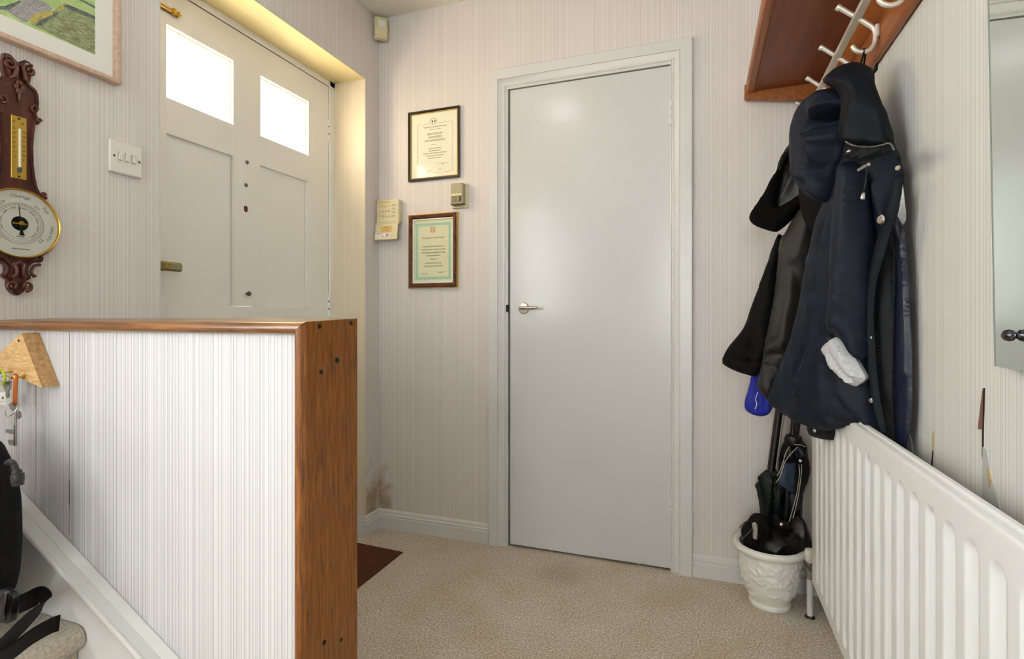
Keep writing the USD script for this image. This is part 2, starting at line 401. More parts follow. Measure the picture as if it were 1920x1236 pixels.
# architrave of the inner door: flat band, groove, hollow, stepped bead
g = .010
AR = [(0, 0), (0, .006), (.004, .009), (.006, .007), (.008, .010), (.012, .011), (.014, .009), (.017, .010), (.024, .0135), (.031, .019), (.034, .021), (.0345, .0185), (.0365, .0185), (.037, .022), (.079, .021), (.081, .019), (.081, 0)]
tr = part('trim_1', mitre([(-g, 0), (-g, H2 + g), (W2 + g - .012, H2 + g), (W2 + g - .012, 0)], AR, lambda x, z, h: (x, -h, z)), 'white_gloss', kind='structure')
part('door_lining', prism(rect(-.03, W2 + .03, 0, H2 + .03).difference(rect(-.004, W2 + .002, -.1, H2 + .004)), 'y', -.006, .1), 'white_gloss', tr)
part('door_stop', prism(rect(-.03, W2 + .03, 0, H2 + .03).difference(rect(.012, W2 - .012, -.1, H2 - .012)), 'y', .042, .1), 'dark_gap', tr)
part('keep', box(-.0095, -.003, -.014, .004, 1.018, 1.049), 'black_plastic', tr, label='black latch keep in the door frame')

# inner door
d2 = thing('door_2', (0, 0, 0), kind='structure')
part('leaf', box(.004, W2, -.001, .039, .010, H2, .0015), 'door_gloss', d2)
for z in (.225, 1.745):
    h = part('hinge', box(W2 - .012, W2 + .004, -.0035, 0, z, z + .10, .001), 'white_gloss', d2)
    for q in range(3):
        part('knuckle', lathe([(0, 0), (.0055, 0), (.0055, .030), (0, .030)], (W2 + .001, -.006, z + .002 + q * .033), n=14), 'white_gloss', h)
hx, hz = .0665, 1.0335
hd = part('door_handle', tube(curve([(hx, -.008, hz), (hx, -.035, hz), (hx + .003, -.047, hz), (hx + .016, -.052, hz + .0005), (hx + .045, -.052, hz + .001), (hx + .066, -.050, hz + .001), (hx + .073, -.047, hz + .001)]), [.0075] * 12 + [.0072] * 24 + [.006], 14), 'satin_nickel', d2, label='satin nickel lever handle')
part('rose', lathe([(0, 0), (.0245, 0), (.0245, .004), (.022, .008), (.010, .009), (0, .009)], (hx, -.001, hz), 'y'), 'satin_nickel', hd)

# front door in its deep reveal
tr = part('trim_2', cat(box(-.879, -.829, -.1455, LO1, 0, LOZ, .003), box(-.879, -.829, LO0, LO1, 2.0625, LOZ, .003), box(-.879, -.829, LO0, -1.06, 0, LOZ, .003)), 'cream_gloss', kind='structure')
part('threshold', box(-.9, -.72, LO0, LO1, 0, .022, .004), 'mahogany_x', tr)
d1 = thing('door_1', (0, 0, 0), kind='structure')
Y = dict(a=-1.058, w1l=-.934, w1r=-.6745, w2l=-.5465, w2r=-.2785, b=-.1485)
Z = dict(bot=.024, pb=1.0375, pt=1.589, wb=1.705, wt=1.941, top=2.0596)
xb = XDOOR - .044
for nm, b in (('stile', (Y['a'], Y['w1l'], Z['bot'], Z['top'])), ('stile', (Y['w2r'], Y['b'], Z['bot'], Z['top'])),
              ('muntin', (Y['w1r'], Y['w2l'], Z['pb'], Z['wt'])), ('rail', (Y['w1l'], Y['w2r'], Z['wt'], Z['top'])),
              ('rail', (Y['w1l'], Y['w1r'], Z['pt'], Z['wb'])), ('rail', (Y['w2l'], Y['w2r'], Z['pt'], Z['wb'])),
              ('rail', (Y['w1l'] + .0008, Y['w2r'] - .0008, Z['bot'], Z['pb'] - .0012))):
    part(nm, box(xb, XDOOR, *b, .0006), 'cream_gloss', d1)
for l, r in (('w1l', 'w1r'), ('w2l', 'w2r')):
    yl, yr = Y[l], Y[r] - (.004 if l == 'w1l' else .012)
    part('door_panel', box(xb + .008, XDOOR - .010, yl - .004, yr, Z['pb'] - .004, Z['pt'] + .004), 'cream_gloss', d1)
    part('panel_bead', box(xb + .008, XDOOR - .003, yr + .0024, Y[r], Z['pb'], Z['pt'], .0015), 'cream_gloss', d1)
    part('panel_gap', box(xb + .006, XDOOR - .016, yr - .001, Y[r] + .002, Z['pb'] - .002, Z['pt'] + .004), 'dark_gap', d1)
    part('panel_gap', box(xb + .006, XDOOR - .012, Y[l] - .002, Y[r] + .002, Z['pb'] - .004, Z['pb']), 'dark_gap', d1)
    part('glass_pane', box(-.8655, -.8615, Y[l] - .004, Y[r] + .004, Z['wb'] - .004, Z['wt'] + .004), 'window_glass', d1)
    part('glazing_bead', prism(rect(Y[l], Y[r], Z['wb'], Z['wt']).difference(rect(Y[l] + .004, Y[r] - .006, Z['wb'] + .003, Z['wt'] - .006).buffer(-.01).buffer(.01)), 'x', -.861, -.850), 'cream_gloss', d1)
part('leaf_gap', cat(box(-.8405, -.8368, Y['a'], Y['b'] + .003, Z['top'] - .0005, Z['top'] + .0035), box(-.8405, -.8368, Y['b'] - .0005, Y['b'] + .0035, .03, Z['top'])), 'dark_gap', d1)
for zc_, y_ in ((1.583, -.613), (1.495, -.6175), (1.084, -.615)):
    part('screw_head', lathe([(0, 0), (.007, 0), (.0065, .003), (.003, .0065), (0, .0068)] if zc_ > 1.2 else [(0, 0), (.004, 0), (.004, .008), (.009, .012), (.007, .018), (0, .019)], (XDOOR, y_, zc_), 'x', 18), 'grey_screw', d1)
part('rusty_hole', prism(Polygon([(-.626, 1.398), (-.618, 1.392), (-.611, 1.396), (-.610, 1.410), (-.615, 1.417), (-.626, 1.414)]), 'x', XDOOR - .001, XDOOR + .0012), 'rust', d1)
for z0 in (1.806, 1.0):
    h = part('hinge', box(-.8355, -.8325, -.162, -.132, z0, z0 + .102, .001), 'cream_gloss', d1)
    for q in range(3):
        part('knuckle', lathe([(0, 0), (.0062, 0), (.0062, .027), (0, .027)], (-.831, -.147, z0 + .004 + q * .034), n=14), 'cream_gloss', h)
    part('hinge_gap', box(-.8345, -.8312, -.150, -.144, z0 + .031, z0 + .0375), 'dark_gap', h)
    part('hinge_gap', box(-.8345, -.8312, -.150, -.144, z0 + .065, z0 + .0715), 'dark_gap', h)
lk = part('lock_plate', box(XDOOR, XDOOR + .012, -.998, -.9695, 1.103, 1.205, .006), 'tarnished_brass', d1, label='tarnished brass lock plate')
part('lever', cat(box(-.822, -.795, -.984, -.958, 1.141, 1.171, .006), box(-.806, -.788, -.975, -.9105, 1.141, 1.170, .006)), 'tarnished_brass', lk)
part('key_cylinder', lathe([(0, 0), (.0085, 0), (.0085, .003), (.006, .003), (.006, .001), (0, .001)], (-.7885, -.966, 1.1565), 'x', 20), 'brass', lk)
bolt = part('bolt_plate', box(XDOOR, -.831, -1.02, -.897, 1.977, 1.997, .001), 'tarnished_brass', d1, label='brass barrel bolt at the top of the door')
part('bolt_bar', tube([(-.825, -1.04, 1.987), (-.825, -.893, 1.987)], .0052, 12), 'brass', bolt)
part('bolt_keeper', cat(box(-.835, -.817, -.923, -.911, 1.977, 1.997, .002), box(-.835, -.817, -.905, -.898, 1.979, 1.995, .002)), 'brass', bolt)

# ================================================================== STAIR WALL WITH WOODEN CAPPING, STAIRS
YH = -1.48
sw = part('wall_stair', box(XL, .1835, YH, -1.372, 0, .9675), 'paper_stair', kind='structure')
plain('seam_grey', 'A19D98', .8)
part('paper_seam', cat(*[box(x - .0004, x + .0004, YH - .0007, YH, .565, .968) for x in (-.378,)], box(-.4816, -.4808, YH - .0007, YH, .64, .968)), 'seam_grey', sw)
part('paper_tear', cat(box(-.3787, -.3776, YH - .0008, YH, .625, .672), box(-.3784, -.3777, YH - .0008, YH, .69, .703)), 'grey_print', sw)


def bull(w0, w1, h0, h1, r):
    """Board section with a rounded edge at w0."""
    p = [(w1, h0), (w1, h1)]
    for k in range(9):
        t = PI / 2 + k * PI / 8
        p.append((w0 + r + r * math.cos(t), (h0 + h1) / 2 + (h1 - h0) / 2 * math.sin(t)))
    return p


cp = thing('trim_3', (0, 0, 0), kind='structure')
tilt = lambda x, y, z: (x, y, z + (.0055 * (y + 1.495) / .14))
XE = .2028
sec = bull(-1.4965, -1.3545, .9665, .9865, .011)
vs = []
for x, mit in ((XL, 0), (XE - .0185, 1)):
    vs.append([tilt(x + (mit * (z - .9665) * .9), y, z) for y, z in sec])
v = np.array(vs).reshape(-1, 3); k = len(sec); f = []
for q in range(k):
    r = (q + 1) % k; f += [[q, k + q, k + r], [q, k + r, r]]
tr_ = trimesh.creation.triangulate_polygon(Polygon(sec), engine='earcut')
ix = [int(np.argmin(((np.array(sec) - x) ** 2).sum(1))) for x in tr_[0]]
for t in tr_[1]:
    a, b, c = (ix[x] for x in t); f += [[a, b, c], [k + c, k + b, k + a]]
part('capping_board', fix(trimesh.Trimesh(v, f, process=False)), 'mahogany_x', cp)
pl = [(XE - .0185, -1.3545), (XE - .001, -1.3545), (XE, -1.3565), (XE, -1.484), (XE - .002, -1.4885), (XE - .0035, -1.4925)] + [(XE - .0115 + .0085 * math.cos(t), -1.4875 - .0085 * math.sin(t)) for t in np.linspace(.25, PI - .25, 8)] + [(XE - .0195, -1.484)]
eb = prism(Polygon(pl), 'z', 0, 1.0)
vv = eb.vertices; top = vv[:, 2] > .5
vv[top, 2] = .9665 + np.clip((vv[top, 0] - (XE - .0185)) / .0185, 0, 1) * .0200 + .0055 * (vv[top, 1] + 1.495) / .14
part('end_board', eb, 'mahogany_z', cp, label='wide mahogany board on the end of the stair wall')
for u, v_, s in ((602, 698, .9), (632, 676, 1.2), (599, 612, 1.), (658, 606, 1.), (608, 1205, 1.), (640, 1200, .8)):
    c = at(u, v_, 'x', XE)
    part('screw_plug', prism(Point(c[1], c[2]).buffer(.0042 * s, 10), 'x', XE - .002, XE + .0004), 'dark_gap', cp)

ST, SX, SZ = -.5566, -.097, .3894                       # slope of the stringer and a point of its upper edge
zs = lambda x: SZ + ST * (x - SX)
stairs = thing('staircase', (0, -1.9, 0), 'carpeted white staircase rising to the left in front of the panelled half wall', 'stairs')
XS = XL + .004
sp = [(XS, zs(XS)), (.50, zs(.50)), (.50, 0), (XS, 0)]
part('stringer', prism(Polygon(sp), 'y', -1.518, YH - .001), 'white_gloss', stairs)
bead = [np.array([x, -1.519, zs(x) - .004]) for x in np.linspace(XS + .006, .50, 30)]
part('stringer_bead', tube(bead, .005, 10), 'white_gloss', stairs)
ramp_pts = []
for i, x in enumerate(np.linspace(XS, .5, 40)):
    ramp_pts.append([(x, YH - .0008, zs(x) + .009), (x, YH - .005, zs(x) + .0085), (x, YH - .017, zs(x) + .001), (x, YH - .018, zs(x) - .002)])
v = np.array(ramp_pts).reshape(-1, 3); f = []
for i in range(39):
    for q in range(3):
        a = i * 4 + q; f += [[a, a + 1, a + 5], [a, a + 5, a + 4]]
m = trimesh.Trimesh(v, f, process=False)
part('stringer_cover', m, 'white_gloss', stairs)
for i, (xn, zt) in enumerate(((-.265, .430), (-.535, .580), (.005, .280), (.275, .130))):
    sec = [(xn - .33 if zt < .5 else XS, zt)] + [(xn - .022 + .022 * math.sin(t), zt - .022 + .022 * math.cos(t)) for t in np.linspace(0, PI, 9)] + [(xn - .024, zt - .048), (xn - .024, max(0., zt - .15)), (xn - .33 if zt < .5 else XS, max(0., zt - .15))]
    t = prism(Polygon(sec), 'y', -2.35, -1.5205)
    t = t.subdivide_to_size(.03)
    part('carpeted_step', t, 'stair_carpet', stairs, smooth=40)

# ================================================================== RIGHT WALL
# radiator
XF = 1.1148
rad = thing('radiator', (1.14, -1.1, .1), 'white panel radiator with vertical grooves under the mirror', 'radiator')
yr0, yr1, zr0, zr1 = -1.95, -.275, .160, .752
ys = np.arange(yr0, yr1 + 1e-6, (yr1 - yr0) / 420); zz = np.unique(np.concatenate([np.linspace(zr0, zr0 + .07, 26), np.linspace(zr0 + .07, zr1 - .07, 14), np.linspace(zr1 - .07, zr1, 26)]))
YY, ZZ = np.meshgrid(ys, zz, indexing='ij')
dep = np.zeros_like(YY)
for k in range(-8, 18):
    yc, r = -.815 - .0647 * k, .0185
    if yc - r < yr0 or yc + r > yr1 - .004: continue
    cz = np.clip(ZZ, .197 + r, .706 - r)
    sd = np.hypot(YY - yc, (ZZ - cz) * .8) - r
    dep = np.maximum(dep, 0.011 * np.clip(-sd / .0105, 0, 1) ** 2 * (3 - 2 * np.clip(-sd / .0095, 0, 1)))
edge = np.minimum.reduce([YY - yr0, yr1 - YY, ZZ - zr0, zr1 - ZZ])
rnd = .007 * (1 - np.sqrt(np.clip(1 - (1 - np.clip(edge / .007, 0, 1)) ** 2, 0, 1)))
XX = XF + dep + rnd
n0, n1 = YY.shape
v = np.stack([XX.ravel(), YY.ravel(), ZZ.ravel()], 1); f = []
ii = np.arange(n0 * n1).reshape(n0, n1)
a, b, c, d = ii[:-1, :-1].ravel(), ii[1:, :-1].ravel(), ii[1:, 1:].ravel(), ii[:-1, 1:].ravel()
f = np.vstack([np.stack([a, c, b], 1), np.stack([a, d, c], 1)])
bi = np.concatenate([ii[:, 0], ii[-1, 1:], ii[-2::-1, -1], ii[0, -2:0:-1]])
bv = v[bi].copy(); bv[:, 0] = XF + .020; nb = len(bi); off = len(v)
v = np.vstack([v, bv]); sf = []
for q in range(nb):
    r = (q + 1) % nb; sf += [[bi[q], bi[r], off + r], [bi[q], off + r, off + q]]
m = trimesh.Trimesh(v, np.vstack([f, sf]), process=False)
if m.face_normals[:len(f)][:, 0].mean() > 0: m.invert()
part('front_panel', m, 'radiator_white', rad, smooth=50)
part('back_panel', box(XF + .0195, XF + .034, yr0 + .012, yr1 - .010, zr0 + .008, zr1 - .001, .005), 'radiator_white', rad)
part('top_rail', box(XF + .013, XF + .024, yr0 + .006, yr1 - .006, zr1 - .006, zr1 + .0045, .002), 'radiator_white', rad)
vx, vy = 1.126, -.178
vb = part('valve', cat(lathe([(0, 0), (.011, 0), (.011, .018), (.014, .020), (.014, .040), (.009, .044), (.009, .056), (0, .056)], (vx, vy, .128), n=20), tube([(vx, vy, .166), (vx + .004, -.275, .180)], .009, 12)), 'steel', rad, label='metal radiator valve')
part('valve_cap', lathe([(0, 0), (.012, 0), (.017, .008), (.018, .030), (.014, .042), (0, .046)], (vx, vy, .184), n=20), 'white_plastic', vb)
part('supply_pipe', lathe([(0, 0), (.0095, 0), (.0095, .130), (0, .130)], (vx, vy, .001), n=16), 'white_gloss', rad, label='white pipe with chipped paint')
part('pipe_collar', lathe([(.0096, 0), (.016, 0), (.013, .006), (.0096, .007)], (vx, vy, .0005), n=18), 'black_plastic', rad)

# mirror
mir = thing('mirror', (1.21, -1.5, .92), 'frameless wall mirror above the radiator, cut by the edge of the frame', 'mirror')
MT = trimesh.transformations.rotation_matrix(.034, [0, 0, 1], [1.2136, -1.82, 1.])


def hung(m): m.apply_transform(MT); return m


MX = 1.2078
part('mirror_glass', hung(prism(Polygon([(-1.2150, .9235), (-1.82, .9235), (-1.82, 1.95), (-1.1810, 1.95)]), 'x', MX, 1.2130)), 'mirror_silver', mir)
part('mirror_back', hung(prism(Polygon([(-1.2130, .9225), (-1.821, .9225), (-1.821, 1.951), (-1.1790, 1.951)]), 'x', 1.2130, 1.2136)), 'mirror_edge', mir)
part('mirror_rim', hung(prism(Polygon([(-1.2140, .9235), (-1.2170, .9235), (-1.1830, 1.95), (-1.1800, 1.95)]), 'x', MX - .0004, 1.2131)), 'mirror_edge', mir)
mc = at(1896, 629, 'x', MX - .024)
sc_ = lathe([(0, .0), (.0045, 0), (.0052, .002), (.0074, .0042), (.0082, .008), (.0070, .0125), (.004, .0150), (0, .0156)], (0, 0, 0), 'x', 24)
sc_.vertices = sc_.vertices * [-1, 1, 1] + [MX, mc[1], mc[2]]
part('mirror_screw', hung(fix(sc_)), 'dark_chrome', mir)

# torn wallpaper on the right wall
TW = '/World/wall_right'
R = lambda *px: Polygon([at(u, v_, 'x', XR)[1:] for u, v_ in px])
part('bare_plaster', prism(R((1844, 838), (1851, 845), (1857, 878), (1858, 900), (1868, 925), (1878, 960), (1884, 990), (1888, 1005), (1897, 1030), (1846, 1010), (1842, 935)), 'x', XR - .0012, XR), 'plaster', TW)
part('bare_plaster', prism(R((1700, 815), (1706, 811), (1711, 835), (1711, 858), (1708, 880), (1696, 870)), 'x', XR - .0012, XR), 'plaster', TW)
part('paper_tear', prism(R((1845, 728), (1847, 728), (1846.5, 760), (1845, 800), (1844.5, 850), (1846, 884), (1844.5, 884), (1842, 850), (1842.5, 800), (1843.5, 760)), 'x', XR - .0010, XR), 'dark_gap', TW)
part('paper_tear', prism(R((1749, 845), (1750.5, 845), (1748.5, 875), (1747.5, 895), (1745, 895), (1747, 870)), 'x', XR - .0010, XR), 'dark_gap', TW)
part('torn_edge', prism(R((1852, 880), (1855, 876), (1860, 900), (1857, 915)), 'x', XR - .0020, XR), 'torn_core', TW)
part('torn_edge', prism(R((1880, 965), (1885, 985), (1891, 1000), (1888, 1006), (1882, 985)), 'x', XR - .0020, XR), 'torn_core', TW)
part('torn_edge', prism(R((1749.5, 815), (1752, 808), (1752, 840), (1750, 845)), 'x', XR - .0014, XR), 'torn_core', TW)
fl = []
for i, s in enumerate(np.linspace(0, 1, 12)):
    v_ = 728 + s * 78; p0 = at(1845.5 - 1.2 * s, v_, 'x', XR)
    wdt = .0006 + .0040 * s
    for q in np.linspace(0, 1, 5):
        fl.append([XR - .0015 - .0045 * s * math.sin(q * 2.2), p0[1] + wdt * q, p0[2]])
fl = np.array(fl); ff = []
for i in range(11):
    for q in range(4):
        a = i * 5 + q; ff += [[a, a + 1, a + 6], [a, a + 6, a + 5]]
m = trimesh.Trimesh(np.vstack([fl, fl - [.0006, 0, 0]]), np.vstack([ff, np.array(ff)[:, ::-1] + len(fl)]), process=False)
part('torn_flap', m, 'torn_back', TW, label='curled strip of torn wallpaper')

# coat rack: hat shelf, board, rail and hooks
rack = thing('coat_rack', (1.2, -.6, 1.64), 'dark teak coat rack with hat shelf and white hooks, high on the right wall', 'coat rack')
part('back_board', box(1.1945, XR, -1.12, -.030, 1.640, 1.835, .004), 'teak_board', rack)
part('shelf', box(.968, XR, -1.12, -.052, 1.818, 1.836, .001), 'teak_y', rack)
part('shelf_lip', box(.9405, .9685, -1.12, -.045, 1.812, 1.850, .005), 'teak_lip', rack)
bp = [(1.213, 1.752), (1.19, 1.756), (1.06, 1.776), (.965, 1.7915)] + [(.948 + .013 * math.cos(t), 1.806 + .0145 * math.sin(t)) for t in np.linspace(-PI / 2 - .1, -PI * 1.15, 8)] + [(.936, 1.845), (1.213, 1.845)]
part('end_bracket', prism(Polygon(bp), 'y', -.052, -.030), 'teak_lip', rack)
part('hook_rail', box(1.1375, 1.1565, -1.10, -.02, 1.7215, 1.7315, .001), 'aluminium', rack, label='long white aluminium hook rail')
HY = [-.6563 + .2066 * q for q in (3, 2, 1, 0, -1)]
for y in HY:
    arm = curve([(1.112, y, 1.7600), (1.130, y, 1.7445), (1.150, y, 1.7275), (1.176, y, 1.7045), (1.184, y, 1.694), (1.1865, y, 1.680), (1.1845, y, 1.660), (1.176, y, 1.647), (1.164, y, 1.6425), (1.151, y, 1.6455), (1.142, y, 1.6535), (1.1385, y, 1.661)], 5)
    hk = part('hook', tube(arm, np.concatenate([np.full(18, .0060), np.linspace(.0060, .0054, 6), np.full(len(arm) - 24, .0054)]), 12), 'aluminium', rack)
    part('hook_tip', cat(lathe([(0, 0), (.0076, 0), (.0076, .009), (0, .009)], (0, 0, 0), 'z', 16).apply_transform(trimesh.transformations.rotation_matrix(-.86, [0, 1, 0])).apply_translation([1.1125, y, 1.7585])), 'aluminium', hk)
    part('hook_base', box(1.184, 1.1946, y - .010, y + .010, 1.672, 1.704, .003), 'aluminium', hk)


# ------------------------------------------------------------------ cloth
def upright(P0, P1):
    """A standing plane through two ground points; returns its origin, direction and normal towards the viewer."""
    p0, p1 = np.array([*P0, 0.]), np.array([*P1, 0.]); e = (p1 - p0) / np.linalg.norm(p1 - p0)
    n = np.array([-e[1], e[0], 0]); n = n if n @ (CAM * [1, 1, 0] - p0) > 0 else -n
    return p0, e, n


def on_plane(pl, px, off=0.):
    p0, e, n = pl; out = []
    for u, v_ in px:
        d = ray(u, v_); t = ((p0 + n * off - CAM) @ n) / (d @ n); q = CAM + t * d
        out.append([(q - p0) @ e, q[2]])
    return np.array(out)


def smooth_loop(p, it=2):
    for _ in range(it):
        q = np.roll(p, -1, 0); p = np.stack([.75 * p + .25 * q, .25 * p + .75 * q], 1).reshape(-1, 2)
    return p


def cloth(pl, px, d0=0., T=.05, R=.04, ridges=(), wav=(.004, 14, 1), res=.007, dfun=None, sm=2, back=.5, squash=(1., .45)):
    """A padded piece of cloth: the outline stands in a plane, its faces swell by T, with folds (polyline, height, width) and small creases."""
    o = on_plane(pl, px, d0); o = smooth_loop(o, sm) if sm else o
    pg = Polygon(o).buffer(0)
    if pg.geom_type != 'Polygon': pg = max(pg.geoms, key=lambda g: g.area)
    ring = np.array(pg.exterior.segmentize(res).coords)[:-1]
    x0, y0, x1, y1 = pg.bounds
    gx, gy = np.meshgrid(np.arange(x0, x1, res), np.arange(y0, y1, res * 1.2)); gx = gx + (np.arange(gx.shape[0]) % 2)[:, None] * res / 2
    pts = np.stack([gx.ravel(), gy.ravel()], 1); P = shapely.points(pts)
    keep = shapely.contains(pg, P) & (shapely.distance(pg.exterior, P) > res * .55)
    v2 = np.vstack([ring, pts[keep]]); nb = len(ring)
    tri = Delaunay(v2).simplices
    tri = tri[shapely.contains(pg.buffer(res * .05), shapely.points(v2[tri].mean(1)))]
    A = v2[tri]; area = np.cross(A[:, 1] - A[:, 0], A[:, 2] - A[:, 0]) if False else (A[:, 1, 0] - A[:, 0, 0]) * (A[:, 2, 1] - A[:, 0, 1]) - (A[:, 1, 1] - A[:, 0, 1]) * (A[:, 2, 0] - A[:, 0, 0])
    tri = tri[np.abs(area) > 1e-9]; tri[area[np.abs(area) > 1e-9] < 0] = tri[area[np.abs(area) > 1e-9] < 0][:, ::-1]
    dist = shapely.distance(pg.exterior, shapely.points(v2)); dist[:nb] = 0
    h = np.sqrt(np.clip(1 - (1 - np.clip(dist / R, 0, 1)) ** 2, 0, 1))
    rel = np.zeros(len(v2))
    for line, amp, wid in ridges:
        lp_ = on_plane(pl, line, d0 + T * .5)
        L = LineString(curve(lp_, 6)) if len(line) > 2 else LineString(lp_)
        dd = shapely.distance(L, shapely.points(v2)); rel += 1.7 * amp * np.exp(-(dd / wid) ** 1.5)
    a, sc, sd = wav
    q = np.stack([v2[:, 0] * sc * squash[0], v2[:, 1] * sc * squash[1], np.full(len(v2), sd * 3.7)], 1)
    warp = fbm(q * 1.3 + 9, 2, sd) * 1.5
    rel += a * (2 * fbm(q + warp[:, None], 3, sd) - 1) * 2
    base = d0 + (dfun(v2[:, 0], v2[:, 1]) if dfun else 0)
    hh = np.clip(h * 1.6, 0, 1)
    df = base + T * .5 * h + rel * hh
    db = base - T * back * h + rel * hh * .3
    db = np.minimum(db, df - .0012)
    p0, e, n = pl
    def lift(d): return p0 + v2[:, :1] * e + v2[:, 1:] * [0, 0, 1] + d[:, None] * n
    F, B = lift(df), lift(db); B[:nb] = F[:nb]
    N = len(v2); bt = tri[:, ::-1].copy()
    bt = np.where(bt < nb, bt, bt + N)
    m = trimesh.Trimesh(np.vstack([F, B]), np.vstack([tri, bt]), process=False)
    m.remove_unreferenced_vertices()
    return fix(m)


def spot(pl, u, v_, d):
    s, z = on_plane(pl, [(u, v_)], d)[0]; p0, e, n = pl
    return p0 + s * e + np.array([0, 0, z]) + d * n


def line_on(pl, px, d, n=6):
    """A smooth line through photograph points, standing d in front of the plane (one d or one per point)."""
    d = np.broadcast_to(np.atleast_1d(np.asarray(d, float)), (len(px),))
    p = np.array([spot(pl, u, v_, q) for (u, v_), q in zip(px, d)])
    return curve(p, n) if len(p) > 2 else p


def disc(pl, u, v_, d, r, t=.003, flat=1.):
    """A round stud facing along the plane's normal."""
    m = lathe([(0, 0), (r, 0), (r, t * .5), (r * .75, t), (0, t)], (0, 0, 0), 'z', 18)
    p0, e, n = pl; Rm = np.eye(4); Rm[:3, 0], Rm[:3, 1], Rm[:3, 2] = e * flat, [0, 0, 1], n
    m.apply_transform(Rm); m.apply_translation(spot(pl, u, v_, d)); return fix(m)


# navy parka on the nearest visible hook
NB, NA = (.998, -.430), (1.188, -.875)
pn = upright(NB, NA)
L_ = on_plane(pn, [(1705, 500)])[0][0]
coat = thing('parka', (1.16, -.66, 1.2), 'long navy hooded parka with silver snaps and grey cuff, nearest on the rack', 'coat')
# lining seen at the open right side, against the wall
part('satin_lining', cloth(pn, [(1672, 400), (1684, 404), (1698, 440), (1704, 520), (1709, 640), (1711, 740), (1705, 812), (1698, 856), (1690, 852), (1678, 840), (1676, 790), (1674, 700), (1672, 560)],
     -.012, .012, .012, [([(1692, 450), (1697, 560), (1696, 700)], .003, .008)], (.001, 16, 3), res=.004), 'navy_satin', coat)
part('inner_facing', cloth(pn, [(1636, 420), (1668, 415), (1680, 470), (1677, 600), (1674, 700), (1676, 800), (1680, 844), (1664, 832), (1652, 800), (1640, 740), (1630, 660), (1628, 560)], -.001, .010, .02, [([(1660, 480), (1664, 620), (1664, 780)], -.008, .012)], (.003, 16, 13)), 'deep_navy', coat)  # near-black panel stands for the shading inside the open coat
part('grey_lining', cloth(pn, [(1638, 186), (1650, 188), (1661, 215), (1673, 262), (1680, 290), (1691, 330), (1696, 372), (1701, 420), (1680, 424), (1662, 424), (1668, 380), (1662, 300), (1650, 240)],
     -.018, .010, .010, (), (.001, 20, 4), res=.005), 'grey_jersey', coat)
part('back_hem', cloth(pn, [(1512, 770), (1540, 775), (1607, 790), (1604, 806), (1600, 822), (1586, 826), (1560, 826), (1535, 823), (1512, 815)], -.052, .016, .02, (), (.003, 15, 5), squash=(1, 1)), 'deep_navy', coat)
# main body, cut off where it rests on the radiator
body = [(1600, 215), (1560, 300), (1556, 372), (1541, 402), (1531, 452), (1518, 520), (1506, 590), (1483, 655), (1462, 712), (1453, 748), (1456, 762), (1474, 776), (1492, 789), (1524, 804), (1552, 809), (1578, 803), (1600, 802), (1622, 802), (1640, 801), (1650, 812), (1657, 820), (1660, 800),
        (1655, 770), (1647, 720), (1640, 640), (1642, 560), (1652, 500), (1668, 440), (1682, 400), (1688, 360), (1690, 318), (1680, 290), (1660, 230)]
folds = [([(1600, 330), (1586, 430), (1572, 560), (1560, 650)], .013, .012), ([(1568, 380), (1553, 470), (1540, 560), (1520, 660), (1500, 740)], .012, .016),
         ([(1545, 430), (1530, 520), (1512, 620), (1490, 710)], -.011, .012), ([(1583, 420), (1563, 560), (1548, 660), (1545, 780)], -.014, .011),
         ([(1520, 560), (1508, 640), (1504, 700)], .008, .010), ([(1560, 660), (1590, 740), (1620, 778), (1650, 790)], .008, .018),
         ([(1545, 690), (1570, 750), (1600, 785)], -.008, .014), ([(1620, 340), (1624, 480), (1618, 600)], -.010, .014), ([(1640, 350), (1646, 440), (1634, 520)], .008, .012), ([(1612, 640), (1628, 700), (1642, 770)], -.008, .010)]
part('coat_body', cloth(pn, body, -.012, .075, .05, folds, (.007, 11, 6), back=.35), 'navy_cotton', coat, smooth=60)
part('sleeve', cloth(pn, [(1590, 300), (1606, 300), (1620, 330), (1626, 420), (1624, 500), (1622, 580), (1622, 640), (1620, 680), (1610, 672), (1600, 660), (1586, 640), (1572, 632), (1563, 622), (1561, 600), (1566, 560), (1570, 480), (1574, 400)],
     .036, .072, .036, [([(1590, 330), (1584, 440), (1576, 560), (1570, 610)], .012, .010), ([(1605, 340), (1604, 450), (1600, 560)], -.012, .010), ([(1616, 400), (1613, 520), (1606, 640)], .010, .010), ([(1580, 560), (1592, 600), (1604, 650)], .009, .010), ([(1592, 540), (1606, 600), (1614, 660)], -.008, .009)], (.006, 14, 7)), 'navy_cotton', coat, smooth=60)
cf = part('cuff', cloth(pn, [(1573, 629), (1563, 634), (1550, 647), (1548, 658), (1556, 674), (1563, 692), (1575, 703), (1590, 716), (1603, 727), (1618, 716), (1624, 708), (1614, 692), (1602, 668), (1590, 650), (1580, 636)], .042, .045, .022, [([(1562, 640), (1580, 660), (1600, 690)], .006, .010), ([(1553, 668), (1572, 694), (1598, 722)], -.006, .006)], (.003, 30, 8), sm=1), 'grey_jersey', coat, label='grey turned-back cuff')
part('cuff_tab', cloth(pn, [(1551, 578), (1558, 577), (1562, 588), (1561, 630), (1556, 634), (1553, 612)], .042, .012, .006, (), (.001, 20, 2)), 'navy_dark', coat)
pk = [(1690, 318), (1688, 352), (1680, 400), (1668, 440), (1655, 488), (1644, 525), (1639, 560), (1638, 600), (1640, 640), (1643, 690), (1649, 740), (1658, 790), (1664, 822), (1654, 815), (1645, 780), (1636, 740), (1630, 700), (1627, 640), (1627, 580), (1631, 520), (1641, 465), (1655, 425), (1668, 380), (1680, 340)]
